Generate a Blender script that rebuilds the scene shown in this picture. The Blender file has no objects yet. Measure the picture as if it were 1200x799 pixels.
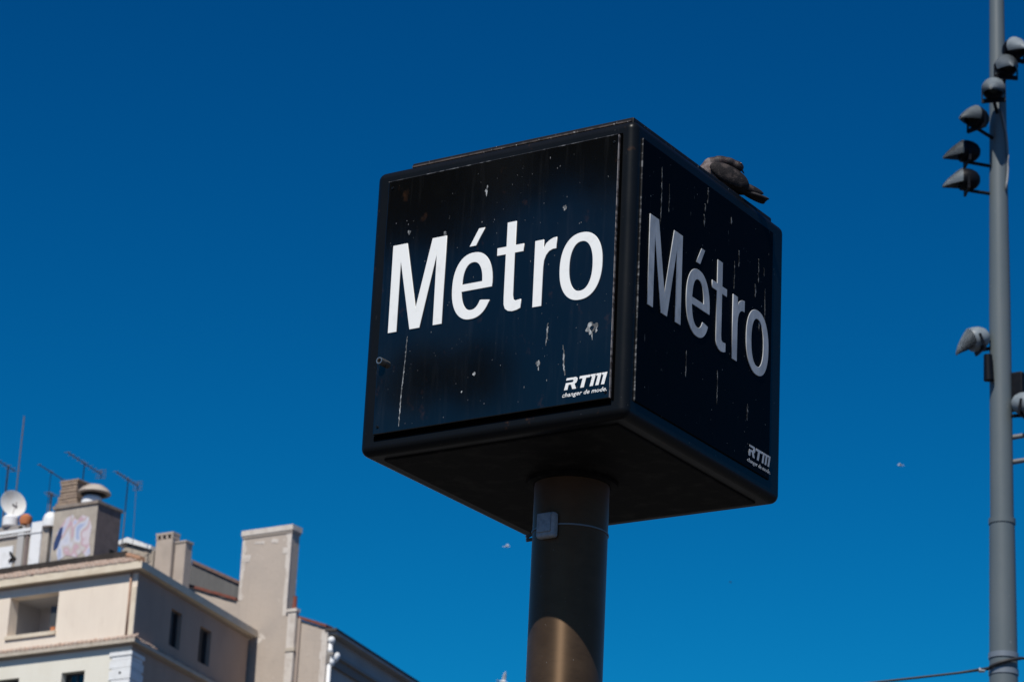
import bpy, bmesh, math, random
from mathutils import Vector, Matrix
R = math.radians
random.seed(7)
S = bpy.context.scene
COL = S.collection

# ------------------------------------------------------------------ camera, sky, sun, exposure
CAM = Vector((5.0107, -8.0420, 1.65))
cd = bpy.data.cameras.new('camera'); cam = bpy.data.objects.new('camera', cd); COL.objects.link(cam)
right = Vector((0.84418502, 0.53407487, 0.04599653)); up = Vector((0.14539174, -0.31071099, 0.93931886)); fwd = Vector((-0.51595823, 0.7862714, 0.33994764))
m = Matrix((right, up, -fwd)).transposed().to_4x4(); m.translation = CAM
cam.matrix_world = m
cd.sensor_width = 36.0; cd.lens = 3493.6 * 36 / 1200
cd.clip_start = 0.1; cd.clip_end = 4000
cd.dof.use_dof = True; cd.dof.focus_distance = 9.75; cd.dof.aperture_fstop = 10.5
S.camera = cam

SUN_AZ, SUN_EL = -78.0, 52.0                      # azimuth counter-clockwise from +X
w = bpy.data.worlds.new('World'); S.world = w; w.use_nodes = True
nt = w.node_tree; bg = nt.nodes['Background']
sky = nt.nodes.new('ShaderNodeTexSky'); sky.sky_type = 'NISHITA'; sky.sun_disc = False
sky.sun_elevation = R(SUN_EL); sky.sun_rotation = R(90 - SUN_AZ)
sky.altitude = 600; sky.air_density = 1.0; sky.dust_density = 0.25; sky.ozone_density = 2.5
# the deep blue of the photograph (taken through a polariser): one even colour curve over the whole sky
sep = nt.nodes.new('ShaderNodeSeparateColor'); com = nt.nodes.new('ShaderNodeCombineColor')
nt.links.new(sky.outputs[0], sep.inputs[0])
def sky_curve(ch, power, gain, top):
    n = []
    for op, val in (('POWER', power), ('MULTIPLY', gain), ('MINIMUM', top)):
        k = nt.nodes.new('ShaderNodeMath'); k.operation = op; k.inputs[1].default_value = val; n.append(k)
    nt.links.new(sep.outputs[ch], n[0].inputs[0]); nt.links.new(n[0].outputs[0], n[1].inputs[0]); nt.links.new(n[1].outputs[0], n[2].inputs[0])
    nt.links.new(n[2].outputs[0], com.inputs[ch])
sky_curve(0, 4.0, 0.0016, 1.6); sky_curve(1, 1.80, 0.213, 2.2); sky_curve(2, 1.52, 0.352, 5.2)
nt.links.new(com.outputs[0], bg.inputs['Color'])
bg.inputs['Strength'].default_value = 0.1

sd = bpy.data.lights.new('sun', 'SUN'); sun = bpy.data.objects.new('sun', sd); COL.objects.link(sun)
sd.energy = 4.8; sd.angle = R(0.5); sd.color = (1.0, 0.945, 0.86)
sv = Vector((math.cos(R(SUN_AZ)) * math.cos(R(SUN_EL)), math.sin(R(SUN_AZ)) * math.cos(R(SUN_EL)), math.sin(R(SUN_EL))))
sun.rotation_euler = sv.to_track_quat('Z', 'Y').to_euler(); sun.location = sv * 60
vs = S.view_settings; vs.view_transform = 'Standard'; vs.look = 'None'; vs.exposure = 0; vs.gamma = 1

# ------------------------------------------------------------------ materials
def mat(name, base, rough=0.6, metal=0.0, spec=0.5, layers=(), bump=None, rough_var=0.0, coat=0.0):
    """layers: (scale xyz, detail, lo, hi, colour, strength) noise masks laid over the base colour"""
    M = bpy.data.materials.new(name); M.use_nodes = True
    t = M.node_tree; b = t.nodes['Principled BSDF']
    b.inputs['Roughness'].default_value = rough; b.inputs['Metallic'].default_value = metal
    b.inputs['Specular IOR Level'].default_value = spec
    if coat: b.inputs['Coat Weight'].default_value = coat; b.inputs['Coat Roughness'].default_value = 0.15
    tc = t.nodes.new('ShaderNodeTexCoord')
    def noise(scale, detail=4, seed=0.0):
        mp = t.nodes.new('ShaderNodeMapping'); mp.inputs['Scale'].default_value = scale
        mp.inputs['Location'].default_value = (seed, seed * 1.7, seed * 0.3)
        n = t.nodes.new('ShaderNodeTexNoise'); n.inputs['Scale'].default_value = 1.0
        n.inputs['Detail'].default_value = detail; n.inputs['Roughness'].default_value = 0.6
        t.links.new(tc.outputs['Object'], mp.inputs[0]); t.links.new(mp.outputs[0], n.inputs['Vector'])
        return n.outputs['Fac']
    col = None
    for i, (sc, det, lo, hi, c, k) in enumerate(layers):
        if not hasattr(sc, '__len__'): sc = (sc, sc, sc)
        f = noise(sc, det, 3.1 * i + len(name))
        mr = t.nodes.new('ShaderNodeMapRange'); mr.inputs[1].default_value = lo; mr.inputs[2].default_value = hi
        mr.inputs[3].default_value = 0; mr.inputs[4].default_value = k
        t.links.new(f, mr.inputs[0])
        mx = t.nodes.new('ShaderNodeMix'); mx.data_type = 'RGBA'
        t.links.new(mr.outputs[0], mx.inputs[0])
        if col is None: mx.inputs[6].default_value = (*base, 1)
        else: t.links.new(col, mx.inputs[6])
        mx.inputs[7].default_value = (*c, 1); col = mx.outputs[2]
    if col is None: b.inputs['Base Color'].default_value = (*base, 1)
    else: t.links.new(col, b.inputs['Base Color'])
    if rough_var:
        f = noise((9, 9, 9), 3, 5.0)
        mr = t.nodes.new('ShaderNodeMapRange'); mr.inputs[3].default_value = rough - rough_var; mr.inputs[4].default_value = rough + rough_var
        t.links.new(f, mr.inputs[0]); t.links.new(mr.outputs[0], b.inputs['Roughness'])
    if bump:
        f = noise((bump[0],) * 3, 5, 1.3)
        bn = t.nodes.new('ShaderNodeBump'); bn.inputs['Strength'].default_value = bump[1]; bn.inputs['Distance'].default_value = bump[2]
        t.links.new(f, bn.inputs['Height']); t.links.new(bn.outputs[0], b.inputs['Normal'])
    return M

DUST = (0.30, 0.31, 0.33); RUST = (0.10, 0.045, 0.02); CHALK = (0.55, 0.56, 0.56)
housing_m = mat('black_painted_metal', (0.0052, 0.0062, 0.0076), 0.36, 0, 0.14, [
    ((60, 60, 25), 5, 0.68, 0.80, (0.10, 0.105, 0.11), 0.14), ((22, 22, 22), 6, 0.66, 0.76, RUST, 0.35), ((140, 140, 90), 2, 0.745, 0.80, CHALK, 0.25)], (45, 0.06, 0.003), 0.08)
panel_m = mat('glossy_black_panel', (0.0030, 0.0030, 0.0032), 0.07, 0, 0.62, [
    ((2.2, 2.2, 1.6), 4, 0.45, 0.75, (0.0085, 0.0088, 0.0090), 0.8), ((46, 46, 4), 5, 0.54, 0.80, (0.10, 0.105, 0.11), 0.055), ((14, 14, 9), 6, 0.64, 0.80, RUST, 0.30), ((110, 110, 70), 2, 0.75, 0.80, CHALK, 0.40)], None, 0.02)
panel_side_m = mat('weathered_black_panel', (0.0016, 0.0017, 0.0023), 0.35, 0, 0.02, [  # streaked black panel; sky reflection taken out by low specular and darker base
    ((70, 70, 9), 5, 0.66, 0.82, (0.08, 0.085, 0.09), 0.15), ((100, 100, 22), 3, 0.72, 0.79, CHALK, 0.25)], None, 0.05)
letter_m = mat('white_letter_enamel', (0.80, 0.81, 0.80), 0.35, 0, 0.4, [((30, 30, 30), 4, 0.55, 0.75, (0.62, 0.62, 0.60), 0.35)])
letter_side_m = mat('grey_weathered_letter', (0.46, 0.48, 0.50), 0.5, 0, 0.25, [((14, 14, 9), 5, 0.42, 0.62, (0.32, 0.34, 0.36), 0.85), ((60, 60, 14), 5, 0.56, 0.72, (0.25, 0.26, 0.28), 0.7)])  # white letters greyed to carry the shade; noise layers are worn patches
logo_m = mat('white_print', (0.78, 0.79, 0.78), 0.5, 0, 0.3, [((160, 160, 160), 3, 0.60, 0.68, (0.05, 0.04, 0.04), 0.9)])
under_m = mat('matt_black_underside', (0.007, 0.007, 0.007), 0.7, 0, 0.12, [((14, 14, 14), 6, 0.5, 0.75, (0.03, 0.028, 0.026), 0.8)], (30, 0.1, 0.004))
worn_m = mat('worn_bare_edge', (0.34, 0.30, 0.28), 0.45, 0.4, 0.5, [((30, 30, 60), 4, 0.45, 0.6, (0.05, 0.035, 0.03), 0.9)])
poo_m = mat('dried_bird_dropping', (0.40, 0.42, 0.43), 0.8, 0, 0.2, [((70, 70, 45), 4, 0.40, 0.56, (0.06, 0.065, 0.07), 0.92)])
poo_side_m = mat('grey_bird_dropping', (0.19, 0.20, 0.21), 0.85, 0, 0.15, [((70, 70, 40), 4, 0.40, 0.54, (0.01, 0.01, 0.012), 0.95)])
pole_m = mat('bronzed_steel_pole', (0.040, 0.026, 0.017), 0.50, 0, 0.78, [
    ((10, 10, 16), 5, 0.40, 0.72, (0.060, 0.039, 0.025), 0.8), ((9, 9, 2.0), 5, 0.50, 0.72, (0.030, 0.022, 0.016), 0.7), ((20, 20, 110), 5, 0.55, 0.75, (0.022, 0.016, 0.012), 0.5), ((120, 120, 60), 2, 0.75, 0.80, CHALK, 0.5)], (90, 0.04, 0.001), 0.04)
_b = pole_m.node_tree.nodes['Principled BSDF']; _b.inputs['Specular Tint'].default_value = (1.0, 0.66, 0.40, 1)
_b.inputs['Anisotropic'].default_value = 0.80; _b.inputs['Anisotropic Rotation'].default_value = 0.25      # brushed round the tube
_t = pole_m.node_tree.nodes.new('ShaderNodeTangent'); _t.direction_type = 'RADIAL'; _t.axis = 'Z'
pole_m.node_tree.links.new(_t.outputs[0], _b.inputs['Tangent'])
chrome_m = mat('steel_lock', (0.45, 0.43, 0.40), 0.3, 0.9)
plastic_m = mat('grey_plastic_box', (0.33, 0.34, 0.36), 0.5, 0, 0.4, [((80, 80, 80), 4, 0.4, 0.7, (0.20, 0.21, 0.23), 0.7)])
strap_m = mat('dull_steel_strap', (0.20, 0.19, 0.185), 0.5, 0.5)
dark_m = mat('black_hole', (0.004, 0.004, 0.004), 0.8)
feather_m = mat('grey_brown_feathers', (0.013, 0.011, 0.012), 0.75, 0, 0.25, [
    ((30, 30, 30), 4, 0.52, 0.64, (0.068, 0.054, 0.050), 0.8), ((60, 60, 60), 3, 0.55, 0.70, (0.012, 0.011, 0.012), 0.8)], (150, 0.5, 0.004))
breast_m = mat('pale_mottled_breast', (0.17, 0.14, 0.135), 0.7, 0, 0.3, [((55, 55, 55), 4, 0.42, 0.62, (0.07, 0.05, 0.048), 0.9)], (150, 0.5, 0.004))
neck_m = mat('dark_neck_feathers', (0.014, 0.011, 0.012), 0.6, 0, 0.4, [((40, 40, 40), 4, 0.45, 0.65, (0.065, 0.038, 0.034), 0.8)], (150, 0.4, 0.004))
tail_m = mat('slate_tail_feathers', (0.016, 0.015, 0.017), 0.7, 0, 0.3, [((60, 20, 60), 3, 0.45, 0.65, (0.045, 0.04, 0.04), 0.7)])
beak_m = mat('dark_beak', (0.03, 0.028, 0.028), 0.4)
cere_m = mat('white_cere', (0.65, 0.62, 0.60), 0.6)
eye_m = mat('orange_eye', (0.10, 0.035, 0.012), 0.2)
foot_m = mat('red_feet', (0.30, 0.07, 0.06), 0.6)
mast_m = mat('grey_painted_mast', (0.100, 0.124, 0.136), 0.45, 0, 0.4, [((3, 3, 1.2), 5, 0.4, 0.7, (0.118, 0.138, 0.148), 0.7), ((9, 9, 9), 3, 0.70, 0.78, (0.35, 0.36, 0.36), 0.6)], None, 0.06)
hood_m = mat('light_grey_hood', (0.20, 0.235, 0.26), 0.42, 0, 0.4, [((12, 12, 12), 4, 0.4, 0.7, (0.13, 0.15, 0.17), 0.7)])
lamp_body_m = mat('black_lamp_housing', (0.004, 0.005, 0.008), 0.5, 0, 0.12, [((20, 20, 20), 4, 0.5, 0.7, (0.010, 0.010, 0.012), 0.6)])
lens_m = mat('dark_lamp_glass', (0.02, 0.018, 0.016), 0.15, 0, 0.5)
cable_m = mat('black_cable', (0.02, 0.02, 0.022), 0.6)
white_cer_m = mat('white_ceramic', (0.42, 0.42, 0.44), 0.4)
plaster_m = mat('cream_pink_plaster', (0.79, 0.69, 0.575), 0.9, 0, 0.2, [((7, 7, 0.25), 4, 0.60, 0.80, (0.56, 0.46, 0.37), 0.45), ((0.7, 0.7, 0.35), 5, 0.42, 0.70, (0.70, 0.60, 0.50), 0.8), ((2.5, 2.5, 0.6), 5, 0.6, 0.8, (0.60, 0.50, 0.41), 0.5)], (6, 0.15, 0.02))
side_m = mat('grey_pink_side_render', (0.42, 0.315, 0.25), 0.9, 0, 0.2, [((0.8, 0.8, 0.4), 5, 0.42, 0.70, (0.36, 0.27, 0.215), 0.8), ((3, 3, 0.5), 5, 0.6, 0.8, (0.30, 0.22, 0.18), 0.5)], (6, 0.15, 0.02))  # cream plaster with the shaded side's darkness put into the colour
cream_m = mat('cream_white_plaster', (0.74, 0.71, 0.62), 0.9, 0, 0.2, [((7, 7, 0.25), 4, 0.60, 0.80, (0.52, 0.48, 0.40), 0.45), ((0.8, 0.8, 0.4), 5, 0.42, 0.70, (0.68, 0.64, 0.54), 0.8)], (6, 0.15, 0.02))
quoin_m = mat('white_stone_quoin', (0.76, 0.77, 0.77), 0.85, 0, 0.2, [((4, 4, 4), 5, 0.45, 0.7, (0.66, 0.66, 0.65), 0.8)], (12, 0.25, 0.02))
fascia_m = mat('cream_concrete_eave', (0.70, 0.61, 0.48), 0.9, 0, 0.2, [((1.6, 1.6, 3), 5, 0.45, 0.7, (0.58, 0.48, 0.36), 0.8), ((6, 6, 6), 4, 0.62, 0.75, (0.40, 0.30, 0.2), 0.5)])
cornice_m = mat('weathered_stone_cornice', (0.50, 0.44, 0.365), 0.9, 0, 0.2, [((3, 3, 3), 5, 0.45, 0.7, (0.40, 0.34, 0.27), 0.8)])
soffit_m = mat('brown_stained_soffit', (0.36, 0.29, 0.23), 0.9)
tile_m = mat('pale_terracotta_tiles', (0.40, 0.285, 0.225), 0.9, 0, 0.2, [((5, 5, 5), 4, 0.40, 0.65, (0.36, 0.31, 0.27), 0.9), ((5, 5, 5), 4, 0.56, 0.66, (0.17, 0.11, 0.085), 0.9)])
red_tile_m = mat('red_verge_tiles', (0.22, 0.07, 0.05), 0.9, 0, 0.2, [((5, 5, 5), 4, 0.42, 0.65, (0.15, 0.075, 0.06), 0.9)])
stone_m = mat('beige_rough_render', (0.475, 0.405, 0.345), 0.95, 0, 0.15, [((6, 6, 0.3), 4, 0.58, 0.80, (0.33, 0.28, 0.235), 0.5), ((0.8, 0.8, 0.8), 6, 0.42, 0.66, (0.425, 0.365, 0.315), 0.9), ((4, 4, 7), 5, 0.60, 0.74, (0.37, 0.31, 0.26), 0.6), ((1.6, 1.6, 1.6), 4, 0.66, 0.70, (0.66, 0.60, 0.54), 0.8)], (9, 0.3, 0.03))
pale_stone_m = mat('pale_mortar_edge', (0.62, 0.565, 0.51), 0.95, 0, 0.15, [((3, 3, 3), 5, 0.45, 0.65, (0.50, 0.44, 0.39), 0.8)], (9, 0.3, 0.03))
zinc_m = mat('dark_grey_cladding', (0.115, 0.112, 0.108), 0.8, 0, 0.3, [((3, 3, 1), 5, 0.42, 0.66, (0.15, 0.145, 0.14), 0.9)])
slate_m = mat('blue_grey_street_facade', (0.40, 0.385, 0.37), 0.9, 0, 0.2, [((0.7, 0.7, 0.4), 5, 0.42, 0.66, (0.33, 0.32, 0.31), 0.9)])
tar_m = mat('dark_roofing_felt', (0.035, 0.030, 0.028), 0.9, 0, 0.2, [((4, 4, 4), 4, 0.45, 0.65, (0.06, 0.05, 0.045), 0.8)])
shed_m = mat('bare_grey_cement', (0.43, 0.385, 0.33), 0.95, 0, 0.15, [((2, 2, 2), 5, 0.42, 0.66, (0.34, 0.30, 0.26), 0.9), ((7, 7, 7), 4, 0.6, 0.72, (0.26, 0.23, 0.20), 0.7)], (14, 0.3, 0.02))
shed_side_m = mat('sooty_brown_cement', (0.20, 0.16, 0.15), 0.95, 0, 0.15, [((2, 2, 2), 5, 0.42, 0.66, (0.14, 0.115, 0.11), 0.9)])  # darker brown, on the room's right side and one terrace post
brick_m = mat('brown_flue_bricks', (0.33, 0.25, 0.19), 0.95, 0, 0.15, [((6, 6, 6), 4, 0.42, 0.6, (0.22, 0.17, 0.14), 0.9)])
white_m = mat('white_painted_metal', (0.76, 0.77, 0.78), 0.5, 0, 0.4, [((4, 4, 4), 4, 0.5, 0.7, (0.62, 0.62, 0.61), 0.7)])
orange_m = mat('orange_clay', (0.48, 0.17, 0.07), 0.9)
frame_m = mat('dark_window_frame', (0.05, 0.052, 0.055), 0.5)
glass_m = mat('window_glass', (0.012, 0.014, 0.018), 0.06, 0, 0.5)
loggia_m = mat('grey_loggia_walls', (0.46, 0.44, 0.43), 0.7, 0, 0.3, [((0.6, 0.6, 0.3), 3, 0.35, 0.7, (0.56, 0.54, 0.53), 0.8)])
copper_m = mat('rusty_downpipe', (0.42, 0.27, 0.19), 0.7, 0, 0.3, [((5, 5, 2), 4, 0.45, 0.65, (0.30, 0.16, 0.10), 0.9)])
alu_m = mat('antenna_aluminium', (0.13, 0.12, 0.13), 0.6, 0.2)
gull_m = mat('white_gull_plumage', (0.78, 0.77, 0.76), 0.8)
gull_grey_m = mat('grey_gull_wing', (0.36, 0.38, 0.40), 0.8)
swift_m = mat('dark_bird_plumage', (0.03, 0.03, 0.035), 0.8)
ground_m = mat('square_paving', (0.078, 0.075, 0.070), 0.85, 0, 0.3, [((0.5, 0.5, 0.5), 5, 0.4, 0.65, (0.062, 0.060, 0.057), 0.8), ((4, 4, 4), 4, 0.5, 0.7, (0.10, 0.095, 0.09), 0.5)])
bark_m = mat('mottled_plane_bark', (0.20, 0.18, 0.14), 0.9, 0, 0.2, [((3, 3, 2), 4, 0.45, 0.6, (0.34, 0.31, 0.25), 0.9)])
leaf_m = mat('plane_tree_leaves', (0.045, 0.075, 0.022), 0.7, 0, 0.2, [((1.2, 1.2, 1.2), 3, 0.4, 0.65, (0.07, 0.10, 0.03), 0.9)])

def graffiti_mat():
    M = bpy.data.materials.new('sprayed_graffiti'); M.use_nodes = True; t = M.node_tree; b = t.nodes['Principled BSDF']
    b.inputs['Roughness'].default_value = 0.9; b.inputs['Specular IOR Level'].default_value = 0.15
    tc = t.nodes.new('ShaderNodeTexCoord'); n = t.nodes.new('ShaderNodeTexNoise'); n.inputs['Scale'].default_value = 1.0; n.inputs['Detail'].default_value = 1.0; n.inputs['Distortion'].default_value = 0.8
    mp = t.nodes.new('ShaderNodeMapping'); mp.inputs['Scale'].default_value = (1.5, 1, 1.1); mp.inputs['Location'].default_value = (0.4, 0.3, 0.9)
    t.links.new(tc.outputs['Object'], mp.inputs[0]); t.links.new(mp.outputs[0], n.inputs['Vector'])
    r = t.nodes.new('ShaderNodeValToRGB'); r.color_ramp.interpolation = 'EASE'; e = r.color_ramp.elements
    cs = [(0.0, (0.22, 0.28, 0.44)), (0.36, (0.34, 0.40, 0.56)), (0.44, (0.54, 0.55, 0.62)), (0.51, (0.47, 0.43, 0.41)), (0.56, (0.48, 0.33, 0.38)), (0.62, (0.56, 0.52, 0.56)), (0.70, (0.36, 0.42, 0.62))]
    while len(e) < len(cs): e.new(0.5)
    for el, (p, c) in zip(e, cs): el.position = p; el.color = (*c, 1)
    t.links.new(n.outputs['Fac'], r.inputs[0]); t.links.new(r.outputs[0], b.inputs['Base Color'])
    return M
graffiti_m = graffiti_mat()

# ------------------------------------------------------------------ object helpers
ORIGIN = {}
def thing(name, label, cat, loc=(0, 0, 0), group=None):
    o = bpy.data.objects.new(name, None); COL.objects.link(o); o.location = loc; o.empty_display_size = 0.2
    o['label'] = label; o['category'] = cat
    if group: o['group'] = group
    ORIGIN[o.name] = Vector(loc)
    return o
def root_origin(p):
    while p is not None and p.parent is not None: p = p.parent
    return ORIGIN.get(p.name, Vector((0, 0, 0))) if p is not None else Vector((0, 0, 0))
def link(name, me, material, parent=None, smooth=False, label=None, kind=None):
    if material is not None and not me.materials: me.materials.append(material)
    if smooth:
        for p in me.polygons: p.use_smooth = True
    o = bpy.data.objects.new(name, me); COL.objects.link(o)
    if parent is not None: o.parent = parent
    if label: o['label'] = label
    if kind: o['kind'] = kind
    return o
def obj(name, bm, material, parent=None, smooth=False, label=None, kind=None, local=False, angle=None):
    """bmesh in world coordinates -> one mesh object whose vertices are relative to its thing's base"""
    if not local:
        og = root_origin(parent)
        if og.length: bmesh.ops.translate(bm, verts=bm.verts, vec=-og)
    me = bpy.data.meshes.new(name); bm.to_mesh(me); bm.free()
    o = link(name, me, material, parent, smooth, label, kind)
    if angle is not None:
        for p in me.polygons: p.use_smooth = True
        me.set_sharp_from_angle(angle=R(angle))
        wn = o.modifiers.new('weighted', 'WEIGHTED_NORMAL'); wn.keep_sharp = True; wn.weight = 100
    return o
def box(bm, a, b, bev=0.0, seg=2, mtx=None):
    g = bmesh.ops.create_cube(bm, size=1.0); vs = g['verts']
    c = [(a[i] + b[i]) / 2 for i in range(3)]; d = [abs(b[i] - a[i]) for i in range(3)]
    for v in vs: v.co = Vector((v.co.x * d[0] + c[0], v.co.y * d[1] + c[1], v.co.z * d[2] + c[2]))
    if bev:
        es = list({e for v in vs for e in v.link_edges})
        r = bmesh.ops.bevel(bm, geom=es, offset=bev, segments=seg, affect='EDGES', profile=0.5)
        vs = list({v for f in r['faces'] for v in f.verts} | {v for v in vs if v.is_valid})
    if mtx is not None:
        for v in vs: v.co = mtx @ v.co
    return vs
def tube(bm, p, q, r0, r1=None, n=10, caps=True):
    p = Vector(p); q = Vector(q); r1 = r0 if r1 is None else r1
    d = (q - p).normalized(); a = d.orthogonal().normalized(); b = d.cross(a)
    A = [bm.verts.new(p + (a * math.cos(2 * math.pi * i / n) + b * math.sin(2 * math.pi * i / n)) * r0) for i in range(n)]
    B = [bm.verts.new(q + (a * math.cos(2 * math.pi * i / n) + b * math.sin(2 * math.pi * i / n)) * r1) for i in range(n)]
    for i in range(n): bm.faces.new((A[i], A[(i + 1) % n], B[(i + 1) % n], B[i]))
    if caps: bm.faces.new(A[::-1]); bm.faces.new(B)
def path(bm, pts, r, n=8):
    pts = [Vector(p) for p in pts]; rings = []
    for i, p in enumerate(pts):
        d = (pts[min(i + 1, len(pts) - 1)] - pts[max(i - 1, 0)]).normalized()
        a = d.cross(Vector((0, 0, 1)))
        if a.length < 1e-3: a = Vector((1, 0, 0))
        a.normalize(); b = d.cross(a); rr = r[i] if hasattr(r, '__len__') else r
        rings.append([bm.verts.new(p + (a * math.cos(2 * math.pi * k / n) + b * math.sin(2 * math.pi * k / n)) * rr) for k in range(n)])
    for A, B in zip(rings, rings[1:]):
        for k in range(n): bm.faces.new((A[k], A[(k + 1) % n], B[(k + 1) % n], B[k]))
    bm.faces.new(rings[0][::-1]); bm.faces.new(rings[-1])
def lathe(bm, prof, c, n=32, cap=True, axis='Z'):
    """prof: (radius, height) pairs"""
    rings = []
    for r, z in prof:
        ring = []
        for i in range(n):
            a = 2 * math.pi * i / n
            v = Vector((r * math.cos(a), r * math.sin(a), z)) if axis == 'Z' else Vector((z, r * math.cos(a), r * math.sin(a)))
            ring.append(bm.verts.new(v + Vector(c)))
        rings.append(ring)
    for A, B in zip(rings, rings[1:]):
        for i in range(n): bm.faces.new((A[i], A[(i + 1) % n], B[(i + 1) % n], B[i]))
    if cap: bm.faces.new(rings[0][::-1]); bm.faces.new(rings[-1])
def prism(bm, poly, fn, d0, d1):
    """poly of (u, v) swept from depth d0 to d1, placed by fn(u, d, v)"""
    A = [bm.verts.new(fn(u, d0, v)) for u, v in poly]; B = [bm.verts.new(fn(u, d1, v)) for u, v in poly]
    n = len(poly)
    for i in range(n): bm.faces.new((A[i], A[(i + 1) % n], B[(i + 1) % n], B[i]))
    bm.faces.new(A[::-1]); bm.faces.new(B)
    bmesh.ops.recalc_face_normals(bm, faces=bm.faces[:])
def outline_mesh(name, loops, depth, bevel=0.0, thin=0.0):
    """closed 2-D outlines (with holes) -> solid mesh in x (right), y (up), z (out)"""
    cu = bpy.data.curves.new(name, 'CURVE'); cu.dimensions = '2D'; cu.fill_mode = 'BOTH'
    for lp in loops:
        sp = cu.splines.new('POLY'); sp.points.add(len(lp) - 1)
        for p, q in zip(sp.points, lp): p.co = (q[0], q[1], 0, 1)
        sp.use_cyclic_u = True
    cu.extrude = depth / 2; cu.bevel_depth = bevel; cu.bevel_resolution = 2; cu.offset = -bevel - thin
    o = bpy.data.objects.new(name, cu); COL.objects.link(o)
    me = bpy.data.meshes.new_from_object(o.evaluated_get(bpy.context.evaluated_depsgraph_get()))
    bpy.data.objects.remove(o); bpy.data.curves.remove(cu)
    return me
def ell(cx, cy, rx, ry, a0, a1, n=20, e=2.25):
    out = []
    for i in range(n + 1):
        a = R(a0 + (a1 - a0) * i / n); c, s = math.cos(a), math.sin(a)
        out.append((cx + rx * math.copysign(abs(c) ** (2 / e), c), cy + ry * math.copysign(abs(s) ** (2 / e), s)))
    return out

# ------------------------------------------------------------------ ground
bm = bmesh.new()
for x, y in ((-2500, -2500), (2500, -2500), (2500, 2500), (-2500, 2500)): bm.verts.new((x, y, 0))
bm.faces.new(bm.verts)
obj('ground', bm, ground_m, kind='structure')

# ------------------------------------------------------------------ the cube sign on its pole
W, D, H, ZB = 1.0, 1.026, 1.0083, 4.5904
sign = thing('metro_sign', 'black metal cube sign reading Métro on a round brown pole', 'sign', (0, 0, 0))
bm = bmesh.new(); lathe(bm, [(0.125, 0.0), (0.125, 2.0), (0.125, ZB + 0.02)], (0, 0, 0), 72)
obj('pole', bm, pole_m, sign, angle=40)
bm = bmesh.new(); lathe(bm, [(0.23, 0.0), (0.23, 0.018), (0.14, 0.02), (0.14, 0.05), (0.127, 0.055)], (0, 0, 0), 40)
obj('base_flange', bm, pole_m, sign, angle=40)
bm = bmesh.new()
vs_ = box(bm, (-W / 2 - .008, -D / 2 - .006, ZB), (W / 2 + .008, D / 2 + .008, ZB + H), 0.030, 6)
obj('housing', bm, housing_m, sign, angle=50)
bm = bmesh.new(); box(bm, (-W / 2 + 0.055, -D / 2 + 0.055, ZB - 0.006), (W / 2 - 0.055, D / 2 - 0.055, ZB + 0.01), 0.003, 1)
obj('underside_plate', bm, under_m, sign)
bm = bmesh.new(); box(bm, (-0.375, -0.500, ZB + H - 0.01), (0.489, 0.455, ZB + H + 0.016), 0.006, 2)
obj('lid', bm, mat('chipped_black_lid', (0.006, 0.006, 0.007), 0.55, 0, 0.2, [((60, 60, 60), 5, 0.60, 0.74, (0.12, 0.095, 0.085), 0.5), ((90, 90, 90), 3, 0.68, 0.76, CHALK, 0.6)], (40, 0.15, 0.003)), sign, angle=40)

def face_fn(which):
    # (u along the face to the reader's right, height above box bottom, out of the panel surface) -> world
    if which == 'A': return lambda u, z, o: Vector((u, -D / 2 - 0.021 - o, ZB + z))
    if which == 'B': return lambda u, z, o: Vector((W / 2 + 0.0125 + o, u, ZB + z))
    if which == 'C': return lambda u, z, o: Vector((-u, D / 2 + 0.024 + o, ZB + z))
    return lambda u, z, o: Vector((-W / 2 - 0.024 - o, -u, ZB + z))

M_ = [[(-.405, .407), (-.405, .717), (-.348, .717), (-.2995, .480), (-.247, .717), (-.191, .717), (-.191, .407), (-.227, .407), (-.227, .655), (-.279, .407), (-.319, .407), (-.370, .655), (-.370, .407)]]
E_ = [ell(-.0795, .521, .0785, .1165, -8, 180 + 148, 40)[0:], [(-.120, .531)] + ell(-.0795, .531, .0385, .072, 168, 12, 18) + [(-.041, .531)]]
outer = ell(-.0795, .521, .0785, .1165, 353, 0, 1)
E_outer = [(-.0015, .506)] + ell(-.0795, .521, .0785, .1165, 0, 332, 46) + [(-.040, .4665)] + ell(-.0795, .520, .0405, .083, 322, 190, 24) + [(-.1195, .506)]
EA = [[(-.098, .6605), (-.072, .6605), (-.041, .7195), (-.064, .7195)]]
E_ = [E_outer, E_[1]] + EA
T_ = [[(.047, .720), (.081, .720), (.081, .636), (.114, .636), (.114, .609), (.081, .609), (.081, .462), (.083, .448), (.091, .4425), (.112, .4445), (.112, .414), (.098, .4085), (.080, .4065), (.064, .410), (.052, .4195), (.0465, .435), (.0455, .46), (.0455, .609), (.012, .609), (.012, .636), (.047, .636)]]
R_ = [[(.157, .636), (.190, .636), (.190, .606), (.200, .622), (.213, .631), (.226, .636), (.239, .637), (.239, .597), (.226, .597), (.212, .592), (.201, .580), (.194, .563), (.1915, .54), (.1915, .407), (.157, .407)]]
O_ = [ell(.334, .520, .0795, .1155, 0, 354, 56), ell(.334, .520, .0435, .0845, 0, 353, 48)]
def shear(lp, k=0.22, z0=.087): return [(x + (z - z0) * k, z) for x, z in lp]
RL = [shear([(.252, .087), (.252, .112), (.272, .112), (.288, .087), (.311, .087), (.291, .112), (.303, .115), (.307, .122), (.307, .137), (.302, .144), (.292, .147), (.2475, .147), (.2475, .1335), (.288, .1335), (.290, .130), (.288, .1255), (.2515, .1255), (.2515, .112), (.2515, .087)][:18]),]
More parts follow.
